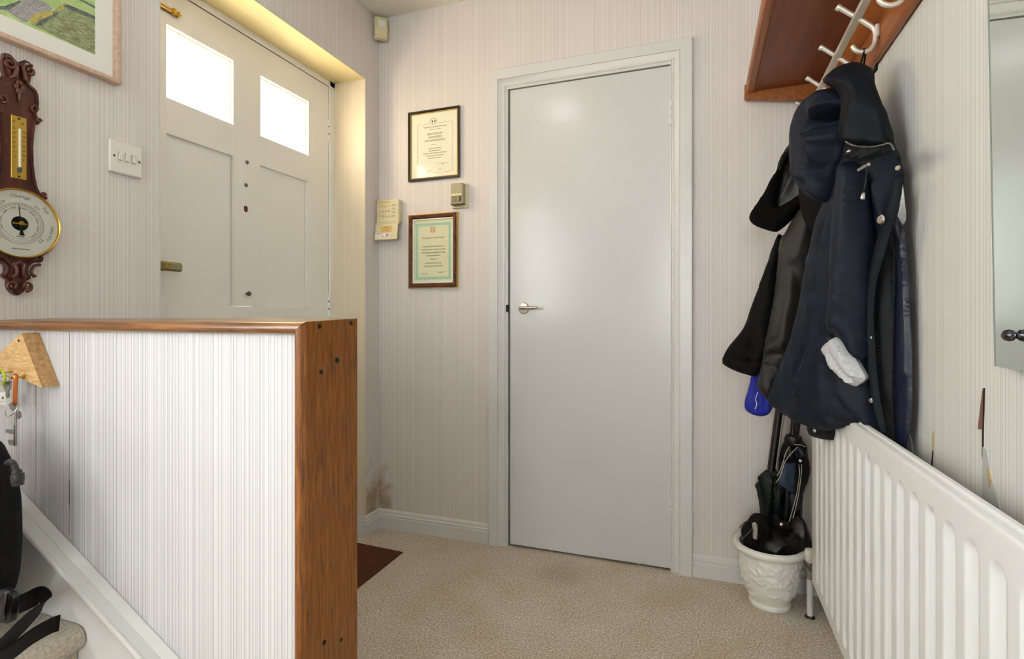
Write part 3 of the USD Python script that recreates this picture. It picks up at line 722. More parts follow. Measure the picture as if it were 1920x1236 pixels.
part('placket', cloth(pn, pk, .024, .020, .010, (), (.002, 18, 9), sm=1, res=.005), 'navy_dark', coat)
zp = line_on(pn, [(1638, 608), (1645, 630), (1648, 670), (1644, 700), (1648, 740), (1652, 768)], .010)
part('zip', cat(*[ball(p, (.0016, .0016, .0012), 1) for p in curve(zp, 2)[::2]]), 'grey_screw', coat, kind='stuff')
# upper sleeve bunched at the left
ul = [(1550, 165), (1536, 172), (1519, 187), (1506, 202), (1500, 222), (1495, 245), (1492, 275), (1492, 304), (1496, 333), (1507, 354), (1524, 371), (1537, 380), (1554, 380), (1560, 371), (1563, 350), (1566, 320), (1575, 298), (1584, 275), (1588, 240), (1594, 210), (1594, 186), (1584, 170), (1566, 164)]
part('sleeve', cloth(pn, ul, .024, .085, .05, [([(1508, 228), (1530, 205), (1560, 192), (1580, 200)], .018, .012), ([(1512, 232), (1535, 220), (1552, 212)], -.055, .018), ([(1508, 232), (1512, 248), (1540, 260), (1565, 250)], .018, .010), ([(1530, 275), (1528, 300), (1514, 318), (1506, 335)], .014, .009), ([(1548, 262), (1540, 290), (1528, 318)], -.014, .010), ([(1500, 330), (1520, 332), (1540, 345), (1555, 352)], .009, .007), ([(1570, 250), (1560, 290), (1548, 330)], .012, .012), ([(1516, 352), (1530, 366), (1536, 376)], .008, .006), ([(1504, 270), (1512, 290), (1508, 310)], -.010, .009)], (.009, 15, 10)), 'navy_cotton', coat, smooth=60)
# hood over the hook
hood = [(1549, 155), (1556, 144), (1570, 131), (1586, 119), (1602, 115), (1617, 118), (1627, 124), (1631, 140), (1635, 158), (1641, 176), (1647, 200), (1653, 226), (1660, 250), (1667, 268), (1652, 272), (1630, 275), (1608, 275), (1590, 272), (1585, 264), (1586, 244), (1590, 218), (1594, 194), (1588, 178), (1576, 166), (1562, 160)]
part('hood', cloth(pn, hood, .018, .070, .045, [([(1556, 152), (1575, 148), (1600, 158), (1612, 190)], .013, .014), ([(1600, 190), (1597, 225), (1593, 262)], .010, .010), ([(1620, 150), (1632, 200), (1650, 255)], .012, .016), ([(1612, 180), (1616, 220), (1625, 262)], -.012, .014), ([(1590, 262), (1625, 262), (1660, 256)], .006, .006)], (.006, 14, 11)), 'navy_dark', coat, smooth=60)
part('hood_brim', cloth(pn, [(1548, 155), (1554, 144), (1570, 130), (1590, 119), (1602, 122), (1604, 136), (1596, 154), (1584, 168), (1572, 164), (1560, 160)], .036, .03, .02, [([(1552, 154), (1572, 148), (1592, 140)], .005, .008)], (.003, 16, 14)), 'navy_dark', coat, smooth=60)
part('hood_shade', cloth(pn, [(1550, 157), (1562, 159), (1576, 163), (1590, 170), (1594, 182), (1580, 176), (1562, 168)], .034, .014, .008, (), (.001, 16, 15)), 'deep_navy', coat)  # dark patch painted for the shaded hollow under the brim
flap = [(1584, 266), (1598, 272), (1620, 276), (1645, 273), (1668, 266), (1680, 276), (1688, 292), (1690, 306), (1682, 300), (1672, 293), (1660, 292), (1648, 295), (1632, 301), (1614, 304), (1598, 302), (1586, 296), (1582, 280)]
part('collar_flap', cloth(pn, flap, .080, .020, .012, [([(1588, 292), (1620, 298), (1660, 286)], .004, .006)], (.002, 20, 12)), 'navy_dark', coat)
zt = line_on(pn, [(1586, 266), (1600, 273), (1625, 276), (1650, 273), (1668, 269), (1676, 280)], .092)
part('zip', cat(*[ball(p, (.0020, .0020, .0022), 1) for p in curve(zt, 2)[::2]]), 'grey_screw', coat, kind='stuff')
for u, v_, d, r in ((1592, 286, .089, .0062), (1652, 412, .046, .0105), (1684, 315, .020, .006), (1634, 518, .027, .006), (1632, 634, .027, .006), (1556, 588, .050, .0066), (1624, 710, .030, .0045), (1634, 751, .027, .006), (1528, 807, -.030, .006)):
    part('snap', disc(pn, u, v_, d, r), 'chrome', coat)
part('drawcord', tube(line_on(pn, [(1620, 312), (1625, 322), (1623, 340), (1619, 362)], [.072, .069, .068, .070]), .0017, 8), 'deep_navy', coat)
part('toggle', tube(line_on(pn, [(1610, 319), (1629, 308)], .073), .0036, 10), 'chrome', coat)
part('cord_end', tube(line_on(pn, [(1619.5, 361), (1618.5, 366), (1617.5, 374)], .070), [.0025] * 3 + [.0042] * 6 + [.0046] * 4, 10), 'chrome', coat)
hk_y = HY[3]
lp = curve([(1.150, hk_y - .003, 1.600), (1.160, hk_y - .005, 1.632), (1.163, hk_y, 1.6505), (1.166, hk_y + .004, 1.632), (1.160, hk_y + .004, 1.598)])
part('hanging_loop', tube(lp, .0022, 8), 'black_cloth', coat)
part('care_tag', cat(box(1.176, 1.179, -.705, -.683, 1.575, 1.592, .001)), 'black_cloth', coat)

# dark waxed jacket behind it
OL, OR = (.872, -.262), (1.14, -.372)
po = upright(OL, OR)
jk = thing('jacket', (1.05, -.33, 1.1), 'dark olive waxed jacket with black collar, hanging behind the navy parka', 'coat')
part('jacket_side', cloth(po, [(1462, 434), (1452, 452), (1432, 516), (1409, 572), (1397, 612), (1380, 634), (1364, 652), (1351, 680), (1366, 690), (1384, 698), (1404, 704), (1418, 708), (1440, 680), (1450, 600), (1462, 520), (1475, 460)], .0, .06, .03, [([(1455, 470), (1430, 560), (1405, 640)], .008, .014), ([(1372, 660), (1390, 668), (1420, 672)], .006, .008), ([(1440, 520), (1418, 600), (1400, 680)], -.008, .012)], (.006, 14, 21), sm=1), 'black_cloth', jk, smooth=60)
part('jacket_body', cloth(po, [(1470, 440), (1462, 450), (1459, 482), (1452, 552), (1443, 606), (1432, 654), (1430, 676), (1422, 712), (1420, 728), (1434, 744), (1448, 754), (1462, 742), (1480, 700), (1500, 640), (1520, 560), (1540, 460), (1560, 380), (1540, 350), (1515, 372), (1490, 405)], .036, .09, .045,
     [([(1520, 400), (1496, 480), (1478, 570), (1470, 660)], .010, .022), ([(1436, 662), (1450, 652), (1470, 646)], .010, .008), ([(1432, 668), (1445, 664), (1470, 662)], -.008, .006), ([(1490, 500), (1500, 580), (1484, 680)], -.008, .014), ([(1465, 460), (1458, 560), (1448, 630)], .006, .012)], (.006, 13, 22), sm=1), 'olive_wax', jk, smooth=60)
part('jacket_cuff', cloth(po, [(1430, 674), (1446, 674), (1468, 678), (1478, 690), (1466, 736), (1449, 756), (1434, 746), (1419, 728), (1421, 712)], .052, .08, .03, [([(1440, 690), (1452, 720), (1450, 745)], -.006, .010)], (.004, 18, 23), sm=1), 'olive_wax', jk)
part('jacket_lining', cloth(po, [(1492, 258), (1470, 280), (1458, 315), (1450, 360), (1440, 402), (1470, 404), (1500, 384), (1530, 345), (1525, 280)], .016, .03, .02, [([(1500, 300), (1486, 330), (1466, 370)], .005, .008), ([(1474, 305), (1500, 303)], .003, .003), ([(1486, 334), (1506, 330)], .003, .003)], (.005, 20, 24)), 'grey_lining', jk)
part('jacket_collar', cloth(po, [(1493, 262), (1474, 278), (1460, 300), (1456, 322), (1448, 330), (1434, 360), (1416, 386), (1405, 402), (1405, 414), (1416, 424), (1436, 431), (1454, 436), (1463, 432), (1482, 416), (1502, 394), (1520, 366), (1512, 352), (1494, 368), (1472, 382), (1456, 390), (1462, 350), (1470, 312), (1482, 290), (1500, 276)], .045, .05, .022, [([(1410, 410), (1436, 420), (1460, 424)], .006, .008)], (.003, 16, 25), sm=1), 'black_velvet', jk, smooth=60)
part('fleece_trim', cloth(po, [(1494, 261), (1476, 276), (1461, 298), (1457, 320), (1464, 322), (1468, 305), (1480, 286), (1497, 272)], .07, .02, .009, (), (.003, 60, 26), squash=(1, 1)), 'sherpa', jk)
lj = curve([(1.12, HY[2], 1.45), (1.155, HY[2] - .004, 1.60), (1.163, HY[2], 1.651), (1.166, HY[2] + .004, 1.60), (1.14, HY[2] + .006, 1.45)])
part('hanging_loop', tube(lj, .003, 8), 'black_cloth', jk)
part('shoulder', ball((1.11, HY[2] - .02, 1.36), (.06, .09, .14), 3), 'black_cloth', jk)

# blue bag behind the jacket
pb = upright((.93, -.17), (1.12, -.24))
bag = thing('drawstring_bag', (1.0, -.19, .8), 'bright blue drawstring bag peeping out below the olive jacket', 'bag')
part('bag_body', cloth(pb, [(1411, 690), (1404, 728), (1397, 748), (1395, 764), (1402, 773), (1414, 779), (1430, 782), (1446, 775), (1452, 750), (1450, 700), (1430, 640)], 0, .06, .025, [([(1420, 712), (1414, 745), (1418, 772)], -.006, .006), ([(1436, 720), (1432, 770)], -.006, .006)], (.004, 24, 31)), 'royal_blue', bag)
part('zip_cord', tube(line_on(pb, [(1421, 735), (1417, 748), (1419, 758), (1416, 767)], .034), .0014, 8), 'white_plastic', bag)
part('bag_strap', tube(curve([(1.02, -.19, .93), (1.09, HY[2] + .01, 1.30), (1.155, HY[2] + .016, 1.62), (1.163, HY[2] + .014, 1.653), (1.168, HY[2] + .018, 1.62)]), .004, 8), 'royal_blue', bag)

# ================================================================== FLOWER POT WITH UMBRELLAS
PC = np.array([1.010, -.130])
pot = thing('flower_pot', (PC[0], PC[1], 0), 'white embossed ceramic flower pot used as an umbrella stand', 'pot')
prof = [(.0, .0), (.064, .0), (.0665, .004), (.066, .013), (.0625, .018), (.0655, .026), (.078, .052), (.0865, .082), (.0920, .115), (.0955, .150), (.0975, .178), (.1020, .186), (.1120, .190), (.1165, .196), (.1175, .204), (.1140, .211), (.1060, .2125), (.0985, .210), (.0950, .203), (.0905, .150), (.080, .075), (.058, .020), (.0, .018)]
pp = curve(np.array(prof)[4:11], 7); prof2 = prof[:4] + [tuple(x) for x in pp] + prof[11:]
pm = trimesh.creation.revolve(np.array(prof2), sections=150); v = pm.vertices.copy()
th = np.arctan2(v[:, 1], v[:, 0]); rr = np.hypot(v[:, 0], v[:, 1]); outer_ = (v[:, 2] > .022) & (v[:, 2] < .179) & (rr > np.interp(v[:, 2], [0, .05, .18], [.06, .068, .088]))
rng = np.random.RandomState(3); add = np.zeros(len(v))
strokes = []
for k in range(70):
    t0, z0, an, ln = rng.uniform(-PI, PI), rng.uniform(.045, .165), rng.uniform(-1.2, 1.2), rng.uniform(.018, .042)
    c_ = .09
    p = np.array([[t0 * c_ + s * ln * math.cos(an + s), z0 + s * ln * math.sin(an + s)] for s in np.linspace(-1, 1, 7)]); strokes.append(p)
sp2 = shapely.points(np.stack([th * .09, v[:, 2]], 1))
for p in strokes:
    add = np.maximum(add, .0048 * np.exp(-(shapely.distance(LineString(p), sp2) / .0034) ** 2))
fade = np.clip((v[:, 2] - .022) / .02, 0, 1) * np.clip((.179 - v[:, 2]) / .012, 0, 1)
s_ = 1 + np.where(outer_, add * fade, 0) / np.maximum(rr, .01)
v[:, 0] *= s_; v[:, 1] *= s_; v[:, :2] += PC; v[:, 2] += .001; pm.vertices = v
part('pot_body', fix(pm), 'pot_glaze', pot, smooth=50)
part('pot_lip', lathe([(.1055, .2085), (.1085, .2085), (.1085, .2145), (.1055, .2145)], (PC[0], PC[1], 0), 'z', 60), 'pot_glaze', pot)

pu = upright((.85, -.150), (.85 + CY, -.150 - SY))
pu2 = upright((.85, -.120), (.85 + CY, -.120 - SY))
# long stick umbrella, maroon-black
u1 = thing('stick_umbrella', (1.0, -.12, .1), 'tall dark maroon stick umbrella leaning at the left in the pot', 'umbrella')
part('umbrella_shaft', tube(line_on(pu2, [(1462, 762), (1446, 880), (1430, 1000), (1424, 1045)], 0), [.013] * 8 + [.0115] * 11, 12), 'maroon_black', u1)
part('umbrella_rib', tube(line_on(pu2, [(1471, 775), (1455, 890), (1438, 985), (1432, 1030)], .012), .0016, 6), 'steel', u1)
for u, v_ in ((1452, 836), (1444, 890)):
    part('rib_rivet', ball(spot(pu2, u, v_, .013), .0022, 1), 'steel', u1)
part('folded_canopy', cloth(pu2, [(1444, 876), (1420, 895), (1421, 900), (1424, 902), (1415, 912), (1419, 918), (1424, 945), (1426, 965), (1424, 1000), (1426, 1040), (1450, 1045), (1466, 1010), (1468, 950), (1462, 900), (1458, 880)], -.004, .05, .02, [([(1446, 900), (1438, 960), (1432, 1020)], .006, .005), ([(1456, 900), (1452, 960), (1448, 1030)], -.007, .006), ([(1430, 905), (1436, 940), (1436, 990)], -.006, .005)], (.004, 26, 41), sm=1), 'umbrella_green', u1)
# folded umbrella with cords and strap
u2 = thing('folding_umbrella', (1.06, -.15, .1), 'black folding umbrella with pale piping and buckled strap, upright in the pot', 'umbrella')
part('umbrella_shaft', tube(line_on(pu, [(1489, 770), (1486, 815), (1478, 900), (1470, 1030)], .01), .0085, 12), 'black_plastic', u2)
part('umbrella_shaft', tube(line_on(pu2, [(1500, 762), (1492, 820), (1484, 900)], .0), .010, 12), 'black_plastic', u2)
part('handle_knob', cat(lathe([(0, 0), (.014, .002), (.026, .014), (.030, .030), (.026, .044), (.014, .052), (0, .053)], spot(pu, 1488, 841, .004), 'z', 24)), 'maroon_black', u2)
part('folded_canopy', cloth(pu, [(1474, 826), (1466, 840), (1462, 862), (1460, 890), (1466, 905), (1470, 930), (1466, 990), (1462, 1040), (1496, 1045), (1500, 980), (1504, 920), (1514, 895), (1517, 872), (1512, 846), (1510, 830), (1500, 824)], -.006, .07, .03, [([(1470, 840), (1480, 870), (1474, 900)], .006, .005), ([(1490, 832), (1494, 870), (1488, 930)], -.008, .006), ([(1506, 850), (1502, 900), (1496, 980)], .007, .006)], (.005, 26, 42), sm=1), 'umbrella_navy', u2)
part('canopy_flap', cloth(pu, [(1466, 870), (1492, 868), (1491, 900), (1489, 928), (1474, 917), (1458, 908), (1462, 892)], .034, .016, .010, [([(1468, 886), (1490, 886)], .003, .003)], (.002, 30, 43), sm=0), 'umbrella_slate', u2)
part('strap', cloth(pu, [(1462, 854), (1470, 857), (1500, 860), (1507, 860), (1507, 868), (1498, 869), (1470, 866), (1461, 864)], .044, .010, .006, (), (.001, 20, 44), sm=0), 'black_cloth', u2)
part('strap_button', disc(pu, 1500, 864, .046, .0055, .005), 'white_plastic', u2)
part('strap_ring', cat(tube(line_on(pu, [(1471, 855), (1478, 856), (1481, 858)], .050), .0014, 8), tube(line_on(pu, [(1471, 868), (1476, 870), (1479, 870)], .050), .0014, 8)), 'chrome', u2)
for pth in ([(1480, 838), (1473, 850), (1468, 868), (1462, 884), (1457, 893)], [(1496, 838), (1484, 850), (1472, 866), (1464, 890), (1455, 906)], [(1498, 871), (1499, 890), (1494, 925), (1486, 956), (1478, 985)], [(1503, 871), (1502, 892), (1497, 928), (1490, 960), (1483, 985)], [(1490, 834), (1500, 834), (1510, 838)]):
    part('piping', tube(line_on(pu, pth, .048), .0013, 6), 'pale_cord', u2)
# black bag slumped over the rim
pf = upright((.85, -.205), (.85 + CY, -.205 - SY))
sb = thing('cloth_pouch', (1.06, -.17, .2), 'black cloth pouch slumped over the right rim of the white pot', 'bag')
part('pouch_body', cloth(pf, [(1428, 1002), (1444, 996), (1470, 990), (1490, 972), (1500, 962), (1510, 984), (1518, 1008), (1519, 1040), (1505, 1044), (1490, 1045), (1472, 1048), (1450, 1046), (1428, 1040), (1412, 1034), (1410, 1024), (1418, 1012)], .006, .095, .04, [([(1430, 1012), (1450, 1002), (1484, 992)], .012, .006), ([(1436, 1018), (1460, 1008), (1488, 998)], -.012, .006), ([(1448, 1036), (1466, 1020), (1490, 1008)], .010, .008), ([(1432, 1014), (1434, 1036)], -.010, .006)], (.006, 22, 51)), 'black_nylon', sb, smooth=60)
part('pouch_collar', cloth(pf, [(1451, 964), (1456, 964), (1462, 974), (1474, 979), (1482, 979), (1484, 992), (1470, 994), (1452, 990), (1448, 976)], .028, .025, .010, [([(1452, 966), (1462, 977), (1480, 981)], .005, .004)], (.002, 30, 52), sm=1), 'maroon_black', sb)
part('pouch_button', disc(pf, 1464.5, 983, .046, .0050, .004), 'white_plastic', sb)
# compact umbrella with silver handle
u3 = thing('compact_umbrella', (.95, -.17, .2), 'compact black umbrella with a silver handle end, at the left of the pot', 'umbrella')
part('folded_canopy', cloth(pf, [(1424, 962), (1412, 968), (1405, 982), (1396, 988), (1391, 1000), (1394, 1012), (1398, 1030), (1412, 1042), (1436, 1040), (1444, 1010), (1440, 980), (1434, 966)], -.01, .09, .03, [([(1406, 990), (1402, 1010)], .010, .005), ([(1422, 972), (1416, 986), (1420, 1000)], -.010, .006)], (.008, 34, 53), sm=1), 'black_cloth', u3)
part('handle_end', tube(line_on(pf, [(1415, 980), (1416.5, 992), (1416, 1010)], .064), [.0045] + [.0085] * 2 + [.009] * 4 + [.0078] * 4 + [.0070] * 2, 18), 'chrome', u3)
part('wrist_cord', tube(line_on(pf, [(1387, 990), (1392, 984), (1402, 977), (1412, 980), (1411, 990), (1403, 1000), (1394, 1008), (1389, 1014)], .060), .0018, 8), 'black_plastic', u3)

# ================================================================== BACK WALL THINGS
def framed(name, label, catg, x0, x1, z0, z1, prof, mat):
    t = thing(name, ((x0 + x1) / 2, -.001, z0), label, catg)
    fw = max(p[0] for p in prof)
    path = [(x0 + fw, z0 + fw), (x0 + fw, z1 - fw), (x1 - fw, z1 - fw), (x1 - fw, z0 + fw)]
    part('frame', mitre(path, prof, lambda x, z, h: (x, -h, z), True), mat, t)
    return t, fw


c1 = framed('framed_certificate', 'upper framed certificate, slim black frame, emblem and italic heading', 'certificate', -.4955, -.2335, 1.624, 1.9445,
            [(0, .003), (0, .010), (.003, .014), (.008, .015), (.010, .013), (.010, .001), (.001, .001)], 'black_frame')
t, fw = c1
x0, x1, z0, z1 = -.4955 + fw, -.2335 - fw, 1.624 + fw, 1.9445 - fw
xm = (x0 + x1) / 2
part('gilt_edge', mitre([(x0 + .0035, z0 + .0035), (x0 + .0035, z1 - .0035), (x1 - .0035, z1 - .0035), (x1 - .0035, z0 + .0035)], [(0, .003), (0, .0085), (.003, .0095), (.0034, .003)], lambda x, z, h: (x, -h, z), True), 'gilt', t)
pa = part('paper', box(x0, x1, -.004, -.002, z0, z1), 'white_paper', t)
yp = -.0041
part('border_line', prism(rect(x0 + .036, x1 - .028, z0 + .022, z1 - .052).difference(rect(x0 + .0368, x1 - .0288, z0 + .0228, z1 - .0528)).difference(Point(xm - .002, z1 - .052).buffer(.02)), 'y', yp - .0003, yp), 'grey_print', pa)
part('emblem', cat(prism(Point(xm - .002, z1 - .042).buffer(.0155, 20).difference(Point(xm - .002, z1 - .042).buffer(.0140, 20)), 'y', yp - .0003, yp),
                   prism(Polygon([(xm - .011, z1 - .036), (xm - .006, z1 - .038), (xm - .0045, z1 - .044), (xm - .006, z1 - .052), (xm - .010, z1 - .046)]), 'y', yp - .0003, yp),
                   prism(Polygon([(xm + .007, z1 - .035), (xm + .002, z1 - .038), (xm + .0015, z1 - .043), (xm + .004, z1 - .051), (xm + .007, z1 - .045)]), 'y', yp - .0003, yp)), 'grey_print', pa)
rows = [('The British Psychological Society', .0056, .070, .25), ('Incorporated by Royal Charter', .0030, .080, 0), ('REGISTER OF', .0088, .104, .2), ('CHARTERED', .0088, .119, .2), ('PSYCHOLOGISTS', .0088, .134, .2),
        ('This is to certify that', .0048, .168, .25), ('has been entered in', .0048, .179, .25), ('Chartered Psychologist on the Register', .0048, .190, .25), ('and has agreed to abide by', .0048, .201, .25), ('the Code of Conduct', .0048, .212, .25)]
tm = [text(s, h, (xm + .004, yp, z1 - d), 'back', sl) for s, h, d, sl in rows]
tm += [prism(rect(xm - .016, xm + .016, z1 - .1502, z1 - .1494), 'y', yp - .0003, yp), text('President', .0028, (xm + .045, yp, z1 - .242), 'back', .3), prism(rect(xm + .015, xm + .072, z1 - .2375, z1 - .2370), 'y', yp - .0003, yp), text('Registration No', .0026, (xm - .02, yp, z1 - .270), 'back', .2), text('1989', .003, (xm + .03, yp, z1 - .267), 'back', .2)]
part('printed_text', cat(*tm), 'black_print', pa)
part('glass', box(x0 + .001, x1 - .001, -.0068, -.0056, z0 + .001, z1 - .001), 'window_glass', t)

t, fw = framed('framed_certificate', 'lower framed certificate, walnut frame, teal scalloped border and shield', 'certificate', -.4925, -.2445, 1.131, 1.468,
               [(0, .005), (0, .012), (.004, .016), (.014, .018), (.019, .013), (.020, .001), (.001, .001)], 'walnut_frame')
x0, x1, z0, z1 = -.4925 + fw, -.2445 - fw, 1.131 + fw, 1.468 - fw
xm = (x0 + x1) / 2
part('frame_edge', mitre([(-.4925, 1.131), (-.4925, 1.468), (-.2445, 1.468), (-.2445, 1.131)], [(-.0015, .001), (-.0015, .0135), (.0012, .0135), (.0012, .001)], lambda x, z, h: (x, -h, z), True), 'brass', t)
part('slip', mitre([(x0 + .006, z0 + .006), (x0 + .006, z1 - .006), (x1 - .006, z1 - .006), (x1 - .006, z0 + .006)], [(0, .003), (0, .0105), (.005, .0115), (.006, .003)], lambda x, z, h: (x, -h, z), True), 'white_paper', t)
pa = part('paper', box(x0, x1, -.005, -.002, z0, z1), 'cream_paper', t)
yp = -.0051
bx0, bx1, bz0, bz1 = x0 + .018, x1 - .018, z0 + .022, z1 - .026
sc_ = rect(bx0, bx1, bz0, bz1)
for (a, b, n_) in (((bx0, bz1), (bx1, bz1), 12), ((bx0, bz0), (bx1, bz0), 12), ((bx0, bz0), (bx0, bz1), 18), ((bx1, bz0), (bx1, bz1), 18)):
    for q in range(n_ + 1):
        px_, pz_ = a[0] + (b[0] - a[0]) * q / n_, a[1] + (b[1] - a[1]) * q / n_
        sc_ = sc_.union(Point(px_, pz_).buffer(.0062, 6))
part('scalloped_border', prism(sc_.difference(rect(bx0 + .007, bx1 - .007, bz0 + .007, bz1 - .007)), 'y', yp - .0003, yp), 'teal_print', pa)
sx, sz = xm - .002, bz1 - .024
part('shield', prism(Polygon([(sx - .013, sz + .012), (sx + .013, sz + .012), (sx + .013, sz - .004), (sx + .009, sz - .013), (sx, sz - .019), (sx - .009, sz - .013), (sx - .013, sz - .004)]).difference(rect(sx - .001, sx + .001, sz - .02, sz + .014)).difference(rect(sx - .014, sx + .014, sz - .001, sz + .0005)), 'y', yp - .0003, yp), 'coral_print', pa)
rows = [('Royal Essex County Council', .0068, .066), ('To mark the occasion of your', .0062, .105), ('retirement after 10 years service', .0062, .119), ('the Chairman is pleased to make', .0062, .133), ('this presentation to', .0062, .147), ('Vera R', .0078, .164), ('and extends to you his', .0062, .181), ('good wishes for the future', .0062, .195)]
tm = [text(s, h, (xm, yp, bz1 - d), 'back', .3, squeeze=.92) for s, h, d in rows]
tm += [text('Chairman', .0036, (xm + .038, yp, bz1 - .225), 'back', .3), prism(rect(xm + .02, xm + .066, bz1 - .2195, bz1 - .2188), 'y', yp - .0003, yp), text('October 1989', .0036, (xm - .045, yp, bz1 - .228), 'back', .3)]
part('printed_text', cat(*tm), 'black_print', pa)
part('glass', box(x0 + .006, x1 - .006, -.0078, -.0066, z0 + .006, z1 - .006), 'window_glass', t)

# thermostat
t = thing('thermostat', (-.233, 0, 1.485), 'small beige room thermostat between the two certificates', 'thermostat')
part('back_plate', box(-.272, -.1955, -.009, -.0005, 1.485, 1.5935, .002), 'ivory_plastic', t)
part('cover', box(-.2655, -.2045, -.036, -.009, 1.499, 1.5905, .003), 'beige_plastic', t)
part('scale_strip', box(-.2605, -.2115, -.0366, -.035, 1.5345, 1.5435, .0002), 'ivory_plastic', t)
part('slider_slot', cat(box(-.2605, -.2115, -.0362, -.035, 1.507, 1.5335), box(-.266, -.204, -.034, -.012, 1.4955, 1.4995)), 'beige_dark', t)
part('grille', cat(*[box(-.2595 + q * .0055, -.2560 + q * .0055, -.0374, -.0355, 1.509, 1.532, .0004) for q in range(7)]), 'beige_plastic', t)
part('slider', box(-.219, -.2165, -.041, -.036, 1.514, 1.524, .0006), 'beige_dark', t)

# alarm keypad with its lid hanging open
t = thing('alarm_keypad', (-.59, 0, 1.36), 'ivory alarm keypad with open lid, left of the lower certificate', 'keypad')
kx0, kx1 = -.6560, -.5340
part('keypad_body', box(kx0, kx1, -.030, -.0005, 1.437, 1.545, .004), 'ivory_plastic', t)
for r_ in range(3):
    for c_ in range(4):
        xx, zz_ = kx0 + .0175 + c_ * .0175, 1.5155 - r_ * .0235
        b_ = part('key_button', lathe([(0, 0), (.0058, 0), (.0058, .0022), (.0045, .0032), (0, .0032)], (xx, -.030, zz_), 'y', 16), 'ivory_plastic', t)
        lab = ['1', '2', '3', 'A', '4', '5', '6', 'B', '7', '8', '9', '0'][r_ * 4 + c_]
        part('key_mark', text(lab, .0058, (xx, -.0332, zz_ - .003), 'back'), 'black_print', b_)
for q in range(4):
    zz_ = 1.5195 - q * .0172
    b_ = part('function_button', box(kx0 + .0845, kx0 + .1055, -.0325, -.0295, zz_ - .0045, zz_ + .0045, .0015), 'ivory_plastic', t)
    part('key_mark', text(['FULL', 'PART', 'RESET', 'OMIT'][q], .0036, (kx0 + .095, -.0326, zz_ - .0018), 'back'), 'black_print', b_)
part('indicator_strip', box(kx0 + .008, kx0 + .075, -.0308, -.0295, 1.531, 1.538), 'yellow_label', t)
hg = part('lid_hinge', tube([(kx0 - .003, -.031, 1.4335), (kx1 + .002, -.031, 1.4335)], .0052, 12), 'ivory_plastic', t)
lid = box(kx0, kx1, -.004, 0, -.078, 0, .0015)
lid.apply_transform(trimesh.transformations.rotation_matrix(-.16, [1, 0, 0])); lid.apply_translation([0, -.031, 1.432])
ld = part('lid', lid, 'ivory_plastic', t)


def on_lid(m):
    m.apply_transform(trimesh.transformations.rotation_matrix(-.16, [1, 0, 0])); m.apply_translation([0, -.031, 1.432]); return m


part('label_sticker', on_lid(box(kx0 + .034, kx0 + .090, -.0046, -.0038, -.042, -.012)), 'yellow_label', ld)
part('label_sticker', on_lid(box(kx0 + .004, kx0 + .083, -.0047, -.0038, -.072, -.046)), 'white_paper', ld)
part('sticker_print', on_lid(cat(text('INTRUDER', .0045, (kx0 + .026, -.0047, -.052), 'back'), text('ALARMS', .0045, (kx0 + .068, -.0047, -.067), 'back'), prism(Point(kx0 + .045, -.063).buffer(.003), 'y', -.0051, -.0046), *[text(s, .0032, (kx0 + .062, -.0046, -.020 - q * .008), 'back') for q, s in enumerate(('ENTER CODE', 'TO SET', 'TO UNSET'))])), 'grey_print', ld)
part('sticker_print', on_lid(cat(*[prism(Polygon([(kx0 + a, -.060), (kx0 + a + .004, -.060), (kx0 + a + .007, -.049), (kx0 + a + .003, -.049)]), 'y', -.0051, -.0046) for a in (.062, .070)])), 'red_print', ld)

# movement sensor in the corner
t = thing('motion_sensor', (-.62, -.04, 2.3), 'ivory alarm motion sensor high in the left corner under the ceiling', 'sensor')
sh = prism(Polygon([(-.030, 0), (.030, 0), (.030, .026), (.022, .036), (-.022, .036), (-.030, .026)]), 'z', 0, .098)
sh.vertices = sh.vertices * [1, -1, 1]; fix(sh)
sh = sh.subdivide_to_size(.012); vv = sh.vertices; vv[:, 1] *= np.interp(vv[:, 2], [0, .012, .07, .098], [.62, 1., 1., .72])
rot = trimesh.transformations.rotation_matrix(PI / 4, [0, 0, 1]); pos = [XL + .026, -.026, 2.297]


def corner(m): m.apply_transform(rot); m.apply_translation(pos); return m


part('sensor_body', corner(sh), 'ivory_plastic', t, smooth=40)
part('sensor_lens', corner(box(-.019, .019, -.0385, -.030, .046, .078, .003)), 'white_plastic', t)
part('sensor_rim', corner(box(-.024, .024, -.0368, -.030, .042, .082, .002)), 'ivory_plastic', t)
part('mounting', corner(prism(Polygon([(-.028, .0), (.028, 0), (0, .030)]), 'z', .02, .09)), 'ivory_plastic', t)

# ================================================================== LEFT WALL THINGS
# light switch
t = thing('light_switch', (XL, -1.18, 1.37), 'white three-gang light switch plate beside the front door', 'switch')
part('switch_plate', box(XL + .0003, XL + .010, -1.2265, -1.1405, 1.374, 1.460, .003), 'white_plastic', t)
for q in range(3):
    y = -1.2005 + q * .0172
    part('switch_surround', box(XL + .010, XL + .0104, y - .0052, y + .0052, 1.4078, 1.4302), 'beige_plastic', t)
    rk = box(-.0045, .0045, -.0030, .0030, -.0105, .0105, .0006); rk.apply_transform(trimesh.transformations.rotation_matrix(.10, [0, 1, 0])); rk.vertices = rk.vertices[:, [1, 0, 2]]; fix(rk); rk.apply_translation([XL + .0120, y + .0006, 1.4195])
    part('rocker', rk, 'white_plastic', t)
for y in (-1.2155, -1.1495):
    part('plate_screw', lathe([(0, 0), (.0032, 0), (.0026, .0012), (0, .0014)], (XL + .0098, y, 1.417), 'x', 14), 'grey_screw', t)

